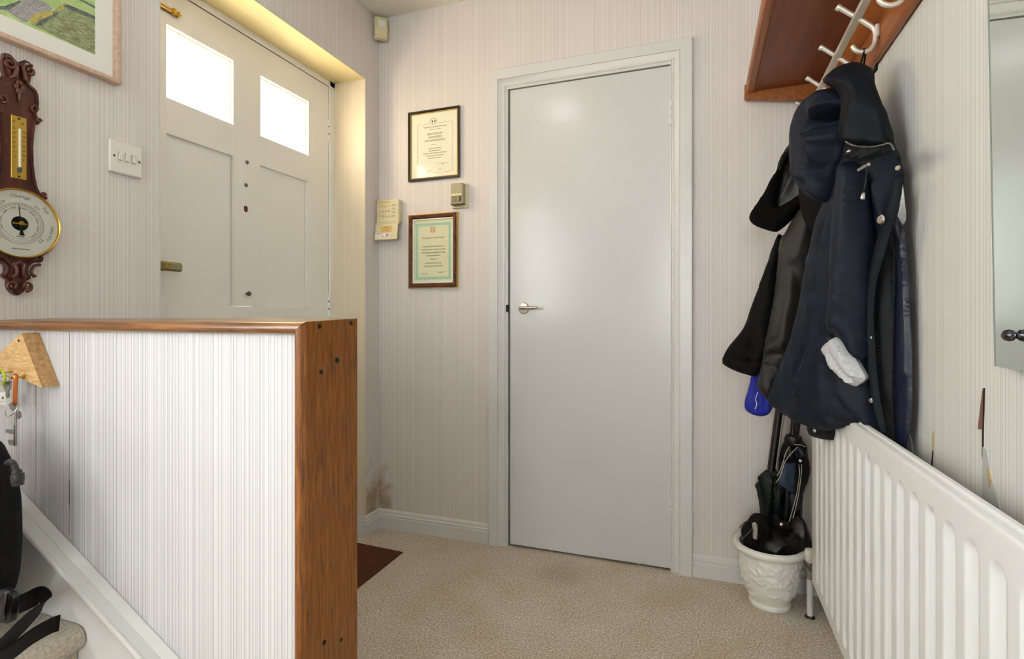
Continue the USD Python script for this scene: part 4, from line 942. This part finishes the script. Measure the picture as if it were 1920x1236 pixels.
# framed landscape drawing
t = thing('framed_picture', (XL, -1.5, 1.6), 'pale wood framed landscape drawing, top left corner', 'picture')
ya, yb, za, zb = -1.86, -1.2051, 1.6035, 2.10
xw = -.640
path = [(ya + .012, za + .012), (ya + .012, zb - .012), (yb - .012, zb - .012), (yb - .012, za + .012)]
part('frame', mitre(path, [(0, .004), (0, .020), (.002, .0224), (.010, .0224), (.012, .0205), (.012, 0), (.001, 0)], lambda y, z, h: (XL + h, y, z), True), 'pale_frame', t)
part('mount_board', prism(rect(ya + .011, yb - .011, za + .011, zb - .011).difference(rect(ya + .075, yb - .053, za + .056, zb - .07)), 'x', XL + .002, XL + .0065), 'mat_board', t)
art = part('drawing', box(XL + .001, XL + .003, ya + .07, yb - .05, za + .05, zb - .06), 'white_paper', t)
mottled('art_field', '6E6A4C', 'A9B98A', 150, .9, (1, .35, 1.4), (.1, .0003), 6., 1.5, lo=.34, hi=.66)
mottled('art_plough', '7D7A80', 'B9B6B2', 170, .9, (1, .5, 1.), (.1, .0003), 6., 3., lo=.34, hi=.66)
mottled('art_green', '8FB56C', 'BFD493', 60, .9, (1, .6, 1.), (.1, .0003), 5., 1., lo=.3, hi=.7)
mottled('art_bush', '93905A', 'D2BE6C', 130, .9, (1, 1, 1.), (.1, .0003), 6., 1., lo=.34, hi=.66)
mottled('art_hedge', '4C5358', '7C8878', 150, .9, (1, .7, 1.), (.1, .0003), 6., 1., lo=.34, hi=.66)
mottled('art_sky', 'B9CBDA', 'E4E6E4', 20, .9, (1, 1, 1.), (.1, .0003), 4., 1., lo=.3, hi=.7)
Lp = lambda *px: Polygon([at(u, v_, 'x', XL + .003)[1:] for u, v_ in px])
vis = rect(ya + .075, yb - .053, za + .056, zb - .07)


def paint(mat, poly, h): 
    g_ = poly.buffer(0).intersection(vis)
    for q in getattr(g_, 'geoms', [g_]):
        if q.geom_type == 'Polygon' and q.area > 1e-6: part('painted_area', prism(q, 'x', XL + .003, XL + .003 + h), mat, art)


far = [(ya, za + .30), (yb, za + .26), (yb, zb), (ya, zb)]
paint('art_sky', Polygon(far), .0002)
paint('art_green', Polygon([(ya, za), (yb, za), (yb, za + .27), (-1.36, za + .30), (-1.55, za + .28), (ya, za + .33)]), .0003)
paint('art_field', Lp((62, 44), (85, 30), (110, 14), (128, 12), (160, 25), (189, 40), (192, 110), (150, 90), (60, 46)), .0004)
paint('art_plough', Lp((-20, 12), (12, 12), (40, 2), (62, -4), (85, 4), (98, 16), (86, 30), (60, 38), (45, 42), (15, 22), (-20, 10)), .0005)
paint('art_bush', Lp((54, 36), (62, 28), (80, 22), (98, 20), (99, 28), (84, 34), (68, 44), (58, 44)), .0006)
paint('art_bush', Lp((106, 22), (112, 10), (124, 4), (126, 12), (116, 18), (108, 26)), .0006)
paint('art_hedge', Lp((66, 48), (74, 38), (96, 29), (112, 20), (104, 32), (90, 38), (78, 48)), .0007)
paint('art_hedge', Lp((118, 10), (126, 8), (150, 18), (172, 28), (192, 40), (192, 44), (168, 33), (146, 24), (124, 15)), .0007)
paint('art_hedge', Lp((-20, 12), (10, 11), (36, 1), (40, 3), (18, 18), (-20, 18)), .0007)
paint('art_hedge', Lp((140, -4), (160, 2), (178, 12), (192, 20), (192, 23), (176, 15), (158, 5)), .0007)

# banjo barometer
YB = -1.4245
bar = thing('barometer', (XL, YB, 1.04), 'carved mahogany banjo barometer with thermometer and silver dial', 'barometer')
prf = [(16, 107), (26, 107.5), (33, 110.5), (35.8, 113), (40, 112), (45, 113), (53, 116), (60, 124), (63, 132), (61, 146), (58, 158), (65, 163), (71, 170), (74, 178), (76, 195), (74.5, 206), (71, 214), (73, 220), (78, 223), (79, 229), (75, 233), (69.5, 233), (67, 250), (65, 279), (66, 311), (69, 335), (73, 352), (78, 361), (85, 367), (91, 368), (92, 373), (86, 376), (92, 382), (101, 392), (110, 408), (114.5, 427), (113, 440), (107, 456), (93, 470), (82, 480), (84.5, 484), (83, 490), (79, 492), (68, 492), (62, 495), (56, 502), (56, 513), (60.5, 516), (60, 523), (54, 526), (51.4, 527), (53, 536), (50, 544), (44, 550), (38, 553.5)]
rt = np.array([at(u, v_, 'x', -.645)[1:] for u, v_ in prf])
half = [(max(y - YB, 0.), z) for y, z in rt]
cr = [(.0, rt[3][1] - .004), (.006, rt[3][1] + .001), (.014, rt[5][1] + .004), (.024, rt[6][1] + .002)]
half = cr + [h for h in half[7:]] + [(0.0, rt[-1][1] - .001)]
zlo, zhi = rt[-1][1], rt[4][1]
outl = [(YB + a, b) for a, b in half] + [(YB - a, b) for a, b in half[::-1]]
bpoly = Polygon(outl).buffer(0).buffer(.0015).buffer(-.0015)
def layer(poly, x0_, x1_, mat, nm, parent, **k): return part(nm, prism(poly, 'x', x0_, x1_), mat, parent, **k)
layer(bpoly, XL + .0005, XL + .012, 'carved_wood', 'wooden_case', bar)
layer(bpoly.buffer(-.0035), XL + .012, XL + .0165, 'carved_wood', 'moulded_edge', bar)
inner = bpoly.buffer(-.011)
rimgeo = bpoly.buffer(-.004).difference(bpoly.buffer(-.0095))
layer(rimgeo, XL + .0160, XL + .0200, 'carved_wood', 'raised_rim', bar)
X0 = XL + .0165


def scroll(y, z, r0, turns, sgn, start, rad=.0032):
    t_ = np.linspace(0, turns * 2 * PI, int(26 * turns))
    rr_ = r0 * (1 - .82 * t_ / t_[-1])
    return tube(np.stack([X0 + .003 + .003 * t_ / t_[-1], y + rr_ * np.cos(start + sgn * t_), z + rr_ * np.sin(start + sgn * t_)], 1), np.linspace(rad, rad * .7, len(t_)), 8)


ztop = rt[4][1]
for s in (-1, 1):
    part('crest_scroll', scroll(YB + s * .0185, ztop - .019, .0135, 1.4, s, PI / 2 - s * .4, .0042), 'carved_light', bar)
    part('carved_leaf', tube([(X0 + .002, YB + s * .004, ztop - .010), (X0 + .006, YB + s * .007, ztop - .028), (X0 + .006, YB + s * .010, ztop - .044), (X0 + .002, YB + s * .018, ztop - .052)], [.002, .005, .005, .0015], 8), 'carved_light', bar)
    part('side_scroll', scroll(YB + s * .030, rt[16][1] + .010, .009, 1.1, -s, -PI / 2, .003), 'carved_light', bar)
    part('side_scroll', scroll(YB + s * .0365, rt[19][1], .0055, 1.0, s, 0, .0028), 'carved_light', bar)
    part('side_scroll', scroll(YB + s * .0455, rt[29][1], .0055, 1.0, s, 0, .0030), 'carved_light', bar)
    part('foot_scroll', scroll(YB + s * .013, zlo + .020, .0115, 1.3, s, -PI / 2, .0032), 'carved_light', bar)
    part('foot_leaf', tube(curve([(X0 + .001, YB + s * .010, 1.112), (X0 + .005, YB + s * .007, 1.103), (X0 + .005, YB + s * .007, 1.090), (X0 + .001, YB + s * .014, 1.083)]), [.0015] + [.0038] * 17 + [.0015], 8), 'carved_light', bar)
    part('foot_scroll', tube(curve([(X0 + .002, YB + s * .040, 1.1155), (X0 + .003, YB + s * .028, 1.111), (X0 + .003, YB + s * .0225, 1.098), (X0 + .002, YB + s * .0275, 1.088), (X0 + .001, YB + s * .031, 1.090)]), .0034, 8), 'carved_wood', bar)
part('carved_flower', cat(*[ball((X0 + .003, YB + .006 * math.cos(q * 1.05), 1.508 + .010 * math.sin(q * 1.05)), (.004, .0045, .0065), 2) for q in range(6)], ball((X0 + .004, YB, 1.487), (.004, .004, .012), 2)), 'carved_light', bar)
part('carved_shell', cat(*[ball((X0 + .002, YB + q * .005, 1.116 - abs(q) * .002), (.004, .0032, .006), 2) for q in (-2, -1, 0, 1, 2)]), 'carved_light', bar)
# thermometer plate
zt0, zt1 = 1.3035, 1.4425
tp = part('thermometer_plate', box(X0, X0 + .0022, YB - .0145, YB + .0140, zt0, zt1, .0005), 'brass_plate', bar, label='brass thermometer plate')
part('thermometer_tube', tube([(X0 + .0045, YB, zt0 + .020), (X0 + .0045, YB, zt1 - .028)], .0023, 12), 'white_plastic', tp)
part('thermometer_bulb', ball((X0 + .0050, YB, zt0 + .020), (.0034, .0034, .0068), 2), 'umbrella_slate', tp)
part('plate_pin', cat(ball((X0 + .0022, YB, zt1 - .005), .0022, 1), ball((X0 + .0022, YB, zt0 + .005), .0022, 1)), 'black_print', tp)
mk = [text('C', .0055, (X0 + .0022, YB - .0095, zt1 - .016), 'left'), text('F', .0055, (X0 + .0022, YB + .0075, zt1 - .018), 'left')]
for q in range(7): mk.append(text(str(50 - q * 10) if q < 6 else '-10', .0034, (X0 + .0022, YB - .0095, zt1 - .030 - q * .0105), 'left'))
for q in range(7): mk.append(text(str(120 - q * 20), .0034, (X0 + .0022, YB + .0085, zt1 - .034 - q * .0105), 'left'))
part('plate_numbers', cat(*mk), 'black_print', tp)
# dial
DC = np.array([YB, 1.2035]); DR = .0738
bz = part('bezel', lathe([(DR - .001, .002), (DR, .012), (DR + .0015, .0140), (DR + .0030, .0125), (DR + .0040, .008), (DR + .0040, .0)], (X0 - .002, DC[0], DC[1]), 'x', 72), 'brass', bar)
part('dial_surround', lathe([(0, 0), (DR + .0070, 0), (DR + .0070, .004), (0, .004)], (X0 - .002, DC[0], DC[1]), 'x', 72), 'carved_wood', bar)
dl = part('dial', lathe([(0, 0), (DR, 0), (DR, .0026), (0, .0026)], (X0 + .002, DC[0], DC[1]), 'x', 72), 'silver_dial', bar, label='silvered dial')
XD = X0 + .0047
rings = []
for r_, w_ in ((.046, .0004), (.040, .0004), (.0345, .0004), (.0445, .0004)):
    rings.append(prism(Point(*DC).buffer(r_, 40).difference(Point(*DC).buffer(r_ - w_, 40)), 'x', XD, XD + .0002))
for q in range(60):
    a_ = 2 * PI * q / 60
    if 4.2 < a_ < 5.2: continue
    d_ = np.array([math.cos(a_), math.sin(a_)]); n_ = np.array([-d_[1], d_[0]]) * .00025
    rings.append(prism(Polygon([DC + d_ * .040 + n_, DC + d_ * .0445 + n_, DC + d_ * .0445 - n_, DC + d_ * .040 - n_]), 'x', XD, XD + .0002))
part('dial_scale', cat(*rings), 'dial_print', dl)


def around(s, h, r_, ang):
    m = text_mesh(s, h, .0002); v = m.vertices.copy(); x = v[:, 0] - np.ptp(v[:, 0]) / 2 - v[:, 0].min(); y = v[:, 1]
    a_ = math.radians(ang) - x / r_; R_ = r_ + y
    m.vertices = np.stack([XD + v[:, 2], DC[0] + R_ * np.cos(a_), DC[1] + R_ * np.sin(a_)], 1); return m


words = [around('Change', .0072, .0575, 89), around('Fair', .0068, .0590, 36), around('Very Dry', .0066, .0595, -14), around('Rain', .0068, .0590, 146), around('Stormy', .0066, .0595, 196), around('30', .0068, .0490, 52), around('29', .0068, .0490, 128), around('31', .0068, .0490, -40), around('28', .0068, .0490, 220),
         text('INCHES', .0026, (XD, DC[0] + .0005, DC[1] - .030), 'left'), text('MADE IN ENGLAND', .0026, (XD, DC[0] + .002, DC[1] - .058), 'left')]
for q, a_ in enumerate(range(-40, 230, 30)): words.append(around(str(1040 - q * 10), .0034, .0335, a_))
part('dial_words', cat(*words), 'dial_print', dl)
part('dial_centre', prism(Point(*DC).buffer(.0158, 30), 'x', XD, XD + .0005), 'umbrella_green', dl)
part('movement', cat(box(XD, XD + .0022, DC[0] - .014, DC[0] + .013, DC[1] - .0025, DC[1] + .0012, .0006), lathe([(0, 0), (.004, 0), (.003, .002), (0, .002)], (XD, DC[0] + .004, DC[1] + .003), 'x', 12)), 'brass', dl)
nd = np.array([math.cos(math.radians(95)), math.sin(math.radians(95))]); nn = np.array([-nd[1], nd[0]])
part('pointer', prism(Polygon([DC + nn * .0012 - nd * .020, DC + nn * .0008 + nd * .034, DC + nd * .042, DC - nn * .0008 + nd * .034, DC - nn * .0012 - nd * .020]), 'x', XD + .003, XD + .0038), 'black_print', dl)
part('pointer', prism(Polygon([DC - nd * .016 + nn * .002, DC - nd * .026 + nn * .005, DC - nd * .027 - nn * .005, DC - nd * .016 - nn * .002]), 'x', XD + .003, XD + .0038), 'black_print', dl)
part('setting_knob', lathe([(0, 0), (.004, 0), (.005, .003), (.004, .006), (0, .0065)], (XD + .003, DC[0], DC[1]), 'x', 18), 'brass', dl)
part('dial_glass', lathe([(0, 0), (DR - .0005, 0), (DR - .0005, .001), (0, .0012)], (X0 + .0105, DC[0], DC[1]), 'x', 60), 'window_glass', bar)

# ================================================================== KEY RACK AND KEYS ON THE STAIR WALL
P = lambda u, v_, y: at(u, v_, 'y', y)
kr = thing('key_rack', (-.5, YH, .9), 'triangular pine key rack on the stair wall', 'key rack')
yf = YH - .030
tri_ = [P(40, 625, yf), P(78.5, 727, yf), P(0, 693, yf), P(-24, 683, yf), P(-4, 664, yf)]
poly = Polygon([(p[0], p[2]) for p in tri_])
blk = prism(poly, 'y', yf, YH - .0006)
part('pine_block', blk, 'pine', kr)
A_, B_ = tri_[0], tri_[1]
part('end_grain', fix(trimesh.convex.convex_hull(np.array([[p[0] + dx, y, p[2] + dx * .4] for p in (A_, B_) for y in (yf + .0004, YH - .0008) for dx in (-.001, .0012)]))), 'pine_end', kr, label='end grain face of the pine block')
part('knot', prism(Point(*P(35, 639, yf)[[0, 2]]).buffer(.0028), 'y', yf - .0004, yf), 'rust', kr)
for k, (u, v_) in enumerate(((48, 706), (24, 697))):
    p = P(u, v_, yf)
    part('peg', cat(tube([(p[0] - .001, yf + .008, p[2]), (p[0] - .004, yf - .022, p[2] - .001)], .0016, 10), ball((p[0] - .004, yf - .023, p[2] - .001), .0028, 2)), 'brass', kr)
yk = yf - .014
big = thing('lever_key', (*P(28, 740, yk)[:2], .8), 'old steel lever key on a copper coloured carabiner', 'key')
top_, bot_ = P(29.5, 706, yk), P(28, 755, yk)
w_ = .0042
loop = [np.array([top_[0] + .002, yk + .004, top_[2] + .001])]
vd = ray(28, 730) * [1, 1, 0]; vd /= np.linalg.norm(vd); UP = np.array([0, 0, 1.])
cb = curve([top_ + vd * .008, top_ + UP * .002, top_ - vd * .006, (top_ + bot_) / 2 - vd * .007, bot_ - vd * .005, bot_ - UP * .002, bot_ + vd * .006, (top_ + bot_) / 2 + vd * .009, top_ + vd * .008], 5)
part('carabiner', tube(cb, .0036, 10), 'copper', big, label='copper coloured carabiner')
kc = P(27, 763, yk)
part('key_ring', trimesh.creation.torus(.0150, .0009, 40, 8).apply_transform(trimesh.transformations.rotation_matrix(1.15, [1, 0, 0])).apply_translation(kc + [-.001, -.004, -.003]), 'chrome', big)
bow = prism(Point(0, 0).buffer(1, 24), 'y', -.0012, .0012); bow.vertices = bow.vertices * [.0118, 1, .0088] + kc + [.0005, -.001, .001]
part('key_bow', bow, 'steel', big)
s0, s1 = P(28.5, 770, yk), P(29, 836, yk)
part('key_shank', tube([s0, s0 + (s1 - s0) * .42, s0 + (s1 - s0) * .425, s0 + (s1 - s0) * .46, s0 + (s1 - s0) * .465, s0 + (s1 - s0) * .72, s0 + (s1 - s0) * .725, s0 + (s1 - s0) * .76, s0 + (s1 - s0) * .765, s1], [.0024, .0024, .0034, .0034, .0028, .0028, .0034, .0034, .0028, .0028], 14), 'steel', big)
q0, q1 = P(12, 806, yk), P(28, 813, yk); q2, q3 = P(16, 825, yk), P(29, 836, yk)
part('key_bit', cat(prism(Polygon([(q0[0], q0[2] + .001), (q1[0], q0[2] + .002), (q1[0], q1[2] - .002), (q0[0], q1[2])]), 'y', yk - .0012, yk + .0012), prism(Polygon([(q2[0], q2[2]), (q3[0], q2[2] + .003), (q3[0], q3[2]), (q2[0] + .003, q3[2] + .001), (q2[0] + .003, q3[2] + .004), (q2[0], q3[2] + .005)]), 'y', yk - .0012, yk + .0012)), 'steel', big)
fb = prism(Point(0, 0).buffer(1, 20), 'y', -.001, .001); fb.vertices = fb.vertices * [.0085, 1, .0080] + P(27, 779, yk) + [0, .006, 0]
part('fob', fb, 'steel', big)
sm_ = thing('house_keys', (*P(12, 720, yk)[:2], .86), 'small house keys on a lime green carabiner, at the left edge', 'keys')
g0 = P(8, 705, yk)
gc = curve([g0 + [-.012, -.003, .008], g0 + [-.004, -.004, .012], g0 + [.006, -.004, .006], g0 + [.009, -.003, -.006], g0 + [.002, -.002, -.014], g0 + [-.012, -.002, -.017], g0 + [-.016, -.002, -.006], g0 + [-.012, -.003, .008]], 5)
part('carabiner', tube(gc, .0021, 8), 'lime_green', sm_, label='lime green carabiner')
part('key_ring', trimesh.creation.torus(.007, .0008, 30, 8).apply_transform(trimesh.transformations.rotation_matrix(PI / 2, [0, 1, 0])).apply_translation(P(9, 711, yk)), 'chrome', sm_)
kb = P(14, 722, yk + .004)
part('key_bow', prism(Polygon([(kb[0] - .012, kb[2] + .005), (kb[0] + .011, kb[2] + .008), (kb[0] + .010, kb[2] - .004), (kb[0] + .004, kb[2] - .012), (kb[0] - .004, kb[2] - .012), (kb[0] - .011, kb[2] - .004)]).buffer(.001), 'y', kb[1] - .001, kb[1] + .001), 'steel', sm_)
part('key_blade', prism(Polygon([(kb[0] - .004, kb[2] - .012), (kb[0] + .004, kb[2] - .012), (kb[0] + .0065, kb[2] - .024), (kb[0] - .002, kb[2] - .026), (kb[0] - .005, kb[2] - .020)]), 'y', kb[1] - .0008, kb[1] + .0008), 'steel', sm_)
tg = P(6, 748, yk + .006)
part('key_tag', box(tg[0] - .016, tg[0] + .010, tg[1] - .001, tg[1] + .001, tg[2] - .013, tg[2] + .013, .0008), 'white_plastic', sm_)
part('tag_dot', cat(prism(Point(tg[0] + .001, tg[2] + .002).buffer(.0028), 'y', tg[1] - .0014, tg[1] - .001), prism(rect(tg[0] - .004, tg[0] + .009, tg[2] - .0055, tg[2] - .0048), 'y', tg[1] - .0014, tg[1] - .001)), 'umbrella_slate', sm_)

# ================================================================== RUCKSACK ON THE STAIRS
pr_ = upright((-.62, -1.63), (-.30, -1.63))
rk = thing('rucksack', (-.45, -1.6, .43), 'black rucksack standing on the carpeted step, cut by the left edge', 'bag')
part('bag_body', cloth(pr_, [(-60, 815), (-48, 840), (-36, 862), (-24, 900), (-16, 945), (-14, 1000), (-14, 1060), (-18, 1110), (-30, 1160), (-60, 1178), (-130, 1178), (-152, 1100), (-152, 900), (-130, 830), (-90, 812)], .0, .13, .06, [([(-54, 850), (-38, 900), (-30, 1000)], .008, .012)], (.006, 10, 61)), 'black_cloth', rk, smooth=60)
part('bag_top', cloth(pr_, [(-70, 800), (-28, 818), (-20, 824), (-22, 832), (-38, 838), (-90, 836)], .03, .05, .02, (), (.002, 14, 62)), 'black_cloth', rk)
part('pull_cord', tube(line_on(pr_, [(14, 868), (20, 866), (26, 872), (31, 884)], [.05, .07, .07, .07]), .0042, 10), 'black_plastic', rk)
part('cord_lock', tube(line_on(pr_, [(31, 882), (33, 894), (34, 910)], .07), [.006] * 4 + [.0078] * 6 + [.0068] * 3, 12), 'black_plastic', rk)


def ribbon(pts, w, t=.0025):
    """A flat webbing strap through points with a width direction each."""
    c = curve([p for p, _ in pts], 6); d = curve([q for _, q in pts], 6); d /= np.linalg.norm(d, axis=1, keepdims=True)
    tg_ = np.gradient(c, axis=0); tg_ /= np.linalg.norm(tg_, axis=1, keepdims=True); nm = np.cross(tg_, d); nm /= np.linalg.norm(nm, axis=1, keepdims=True)
    ring = np.stack([c + d * w / 2 + nm * t / 2, c - d * w / 2 + nm * t / 2, c - d * w / 2 - nm * t / 2, c + d * w / 2 - nm * t / 2], 1)
    v = ring.reshape(-1, 3); f = []; k = len(c)
    for i in range(k - 1):
        for q in range(4):
            a, b, c2, d2_ = i * 4 + q, i * 4 + (q + 1) % 4, (i + 1) * 4 + (q + 1) % 4, (i + 1) * 4 + q
            f += [[a, b, c2], [a, c2, d2_]]
    f += [[0, 2, 1], [0, 3, 2], [(k - 1) * 4, (k - 1) * 4 + 1, (k - 1) * 4 + 2], [(k - 1) * 4, (k - 1) * 4 + 2, (k - 1) * 4 + 3]]
    return fix(trimesh.Trimesh(v, f, process=False))


ps = upright((-.62, -1.60), (-.30, -1.60))
S = lambda u, v_, d: spot(ps, u, v_, d)
wd = np.array([.35, 0, 1.0]); wd2 = np.array([-.2, -.2, 1.0])
part('webbing_strap', ribbon([(S(-40, 1160, .02), wd), (S(0, 1150, .01), wd), (S(40, 1132, -.01), wd), (S(72, 1118, -.03), wd), (S(85, 1122, -.03), np.array([.9, 0, .5])), (S(78, 1138, -.01), np.array([.7, -.3, .7])), (S(50, 1165, .03), np.array([.5, -.3, .8])), (S(10, 1205, .09), np.array([.5, -.3, .8])), (S(-30, 1245, .14), np.array([.5, -.3, .8]))], .038), 'black_cloth', rk, label='looped black webbing strap')
part('webbing_strap', ribbon([(S(112, 1168, .0), np.array([.5, -.2, 1.])), (S(95, 1174, .01), np.array([.5, -.2, 1.])), (S(60, 1194, .04), np.array([.5, -.2, 1.])), (S(20, 1224, .08), np.array([.5, -.2, 1.])), (S(-40, 1262, .14), np.array([.5, -.2, 1.]))], .034, .004), 'black_cloth', rk, label='free end of black webbing')
bk = box(-.020, .016, -.010, .010, -.026, .026, .006); bk.apply_transform(trimesh.transformations.rotation_matrix(.18, [0, 1, 0])); bk.apply_translation(S(16, 1136, .03))
part('buckle', bk, 'black_plastic', rk, label='black plastic buckle')
bk = box(-.008, .004, -.004, .004, -.028, .028, .003); bk.apply_transform(trimesh.transformations.rotation_matrix(.25, [0, 1, 0])); bk.apply_translation(S(8, 1138, .046))
part('buckle_tongue', bk, 'dark_chrome', rk)

# ================================================================== DOORMAT, LAMP
dm = Polygon([(-.3995, -.213), (-.3935, -.95), (-.80, -.95), (-.80, -.192)])
mt = prism(dm, 'z', .0005, .0035)
part('doormat', mt, 'coir', label='brown coir doormat sunk in the carpet by the front door', cat='doormat')
lm = thing('ceiling_lamp', (-.07, -1.21, 2.36), 'round white flush ceiling lamp over the hall', 'lamp')
part('lamp_base', lathe([(0, 0), (.125, 0), (.13, .03), (.12, .050), (0, .050)], (-.07, -1.21, 2.3645), 'z', 40), 'white_gloss', lm)
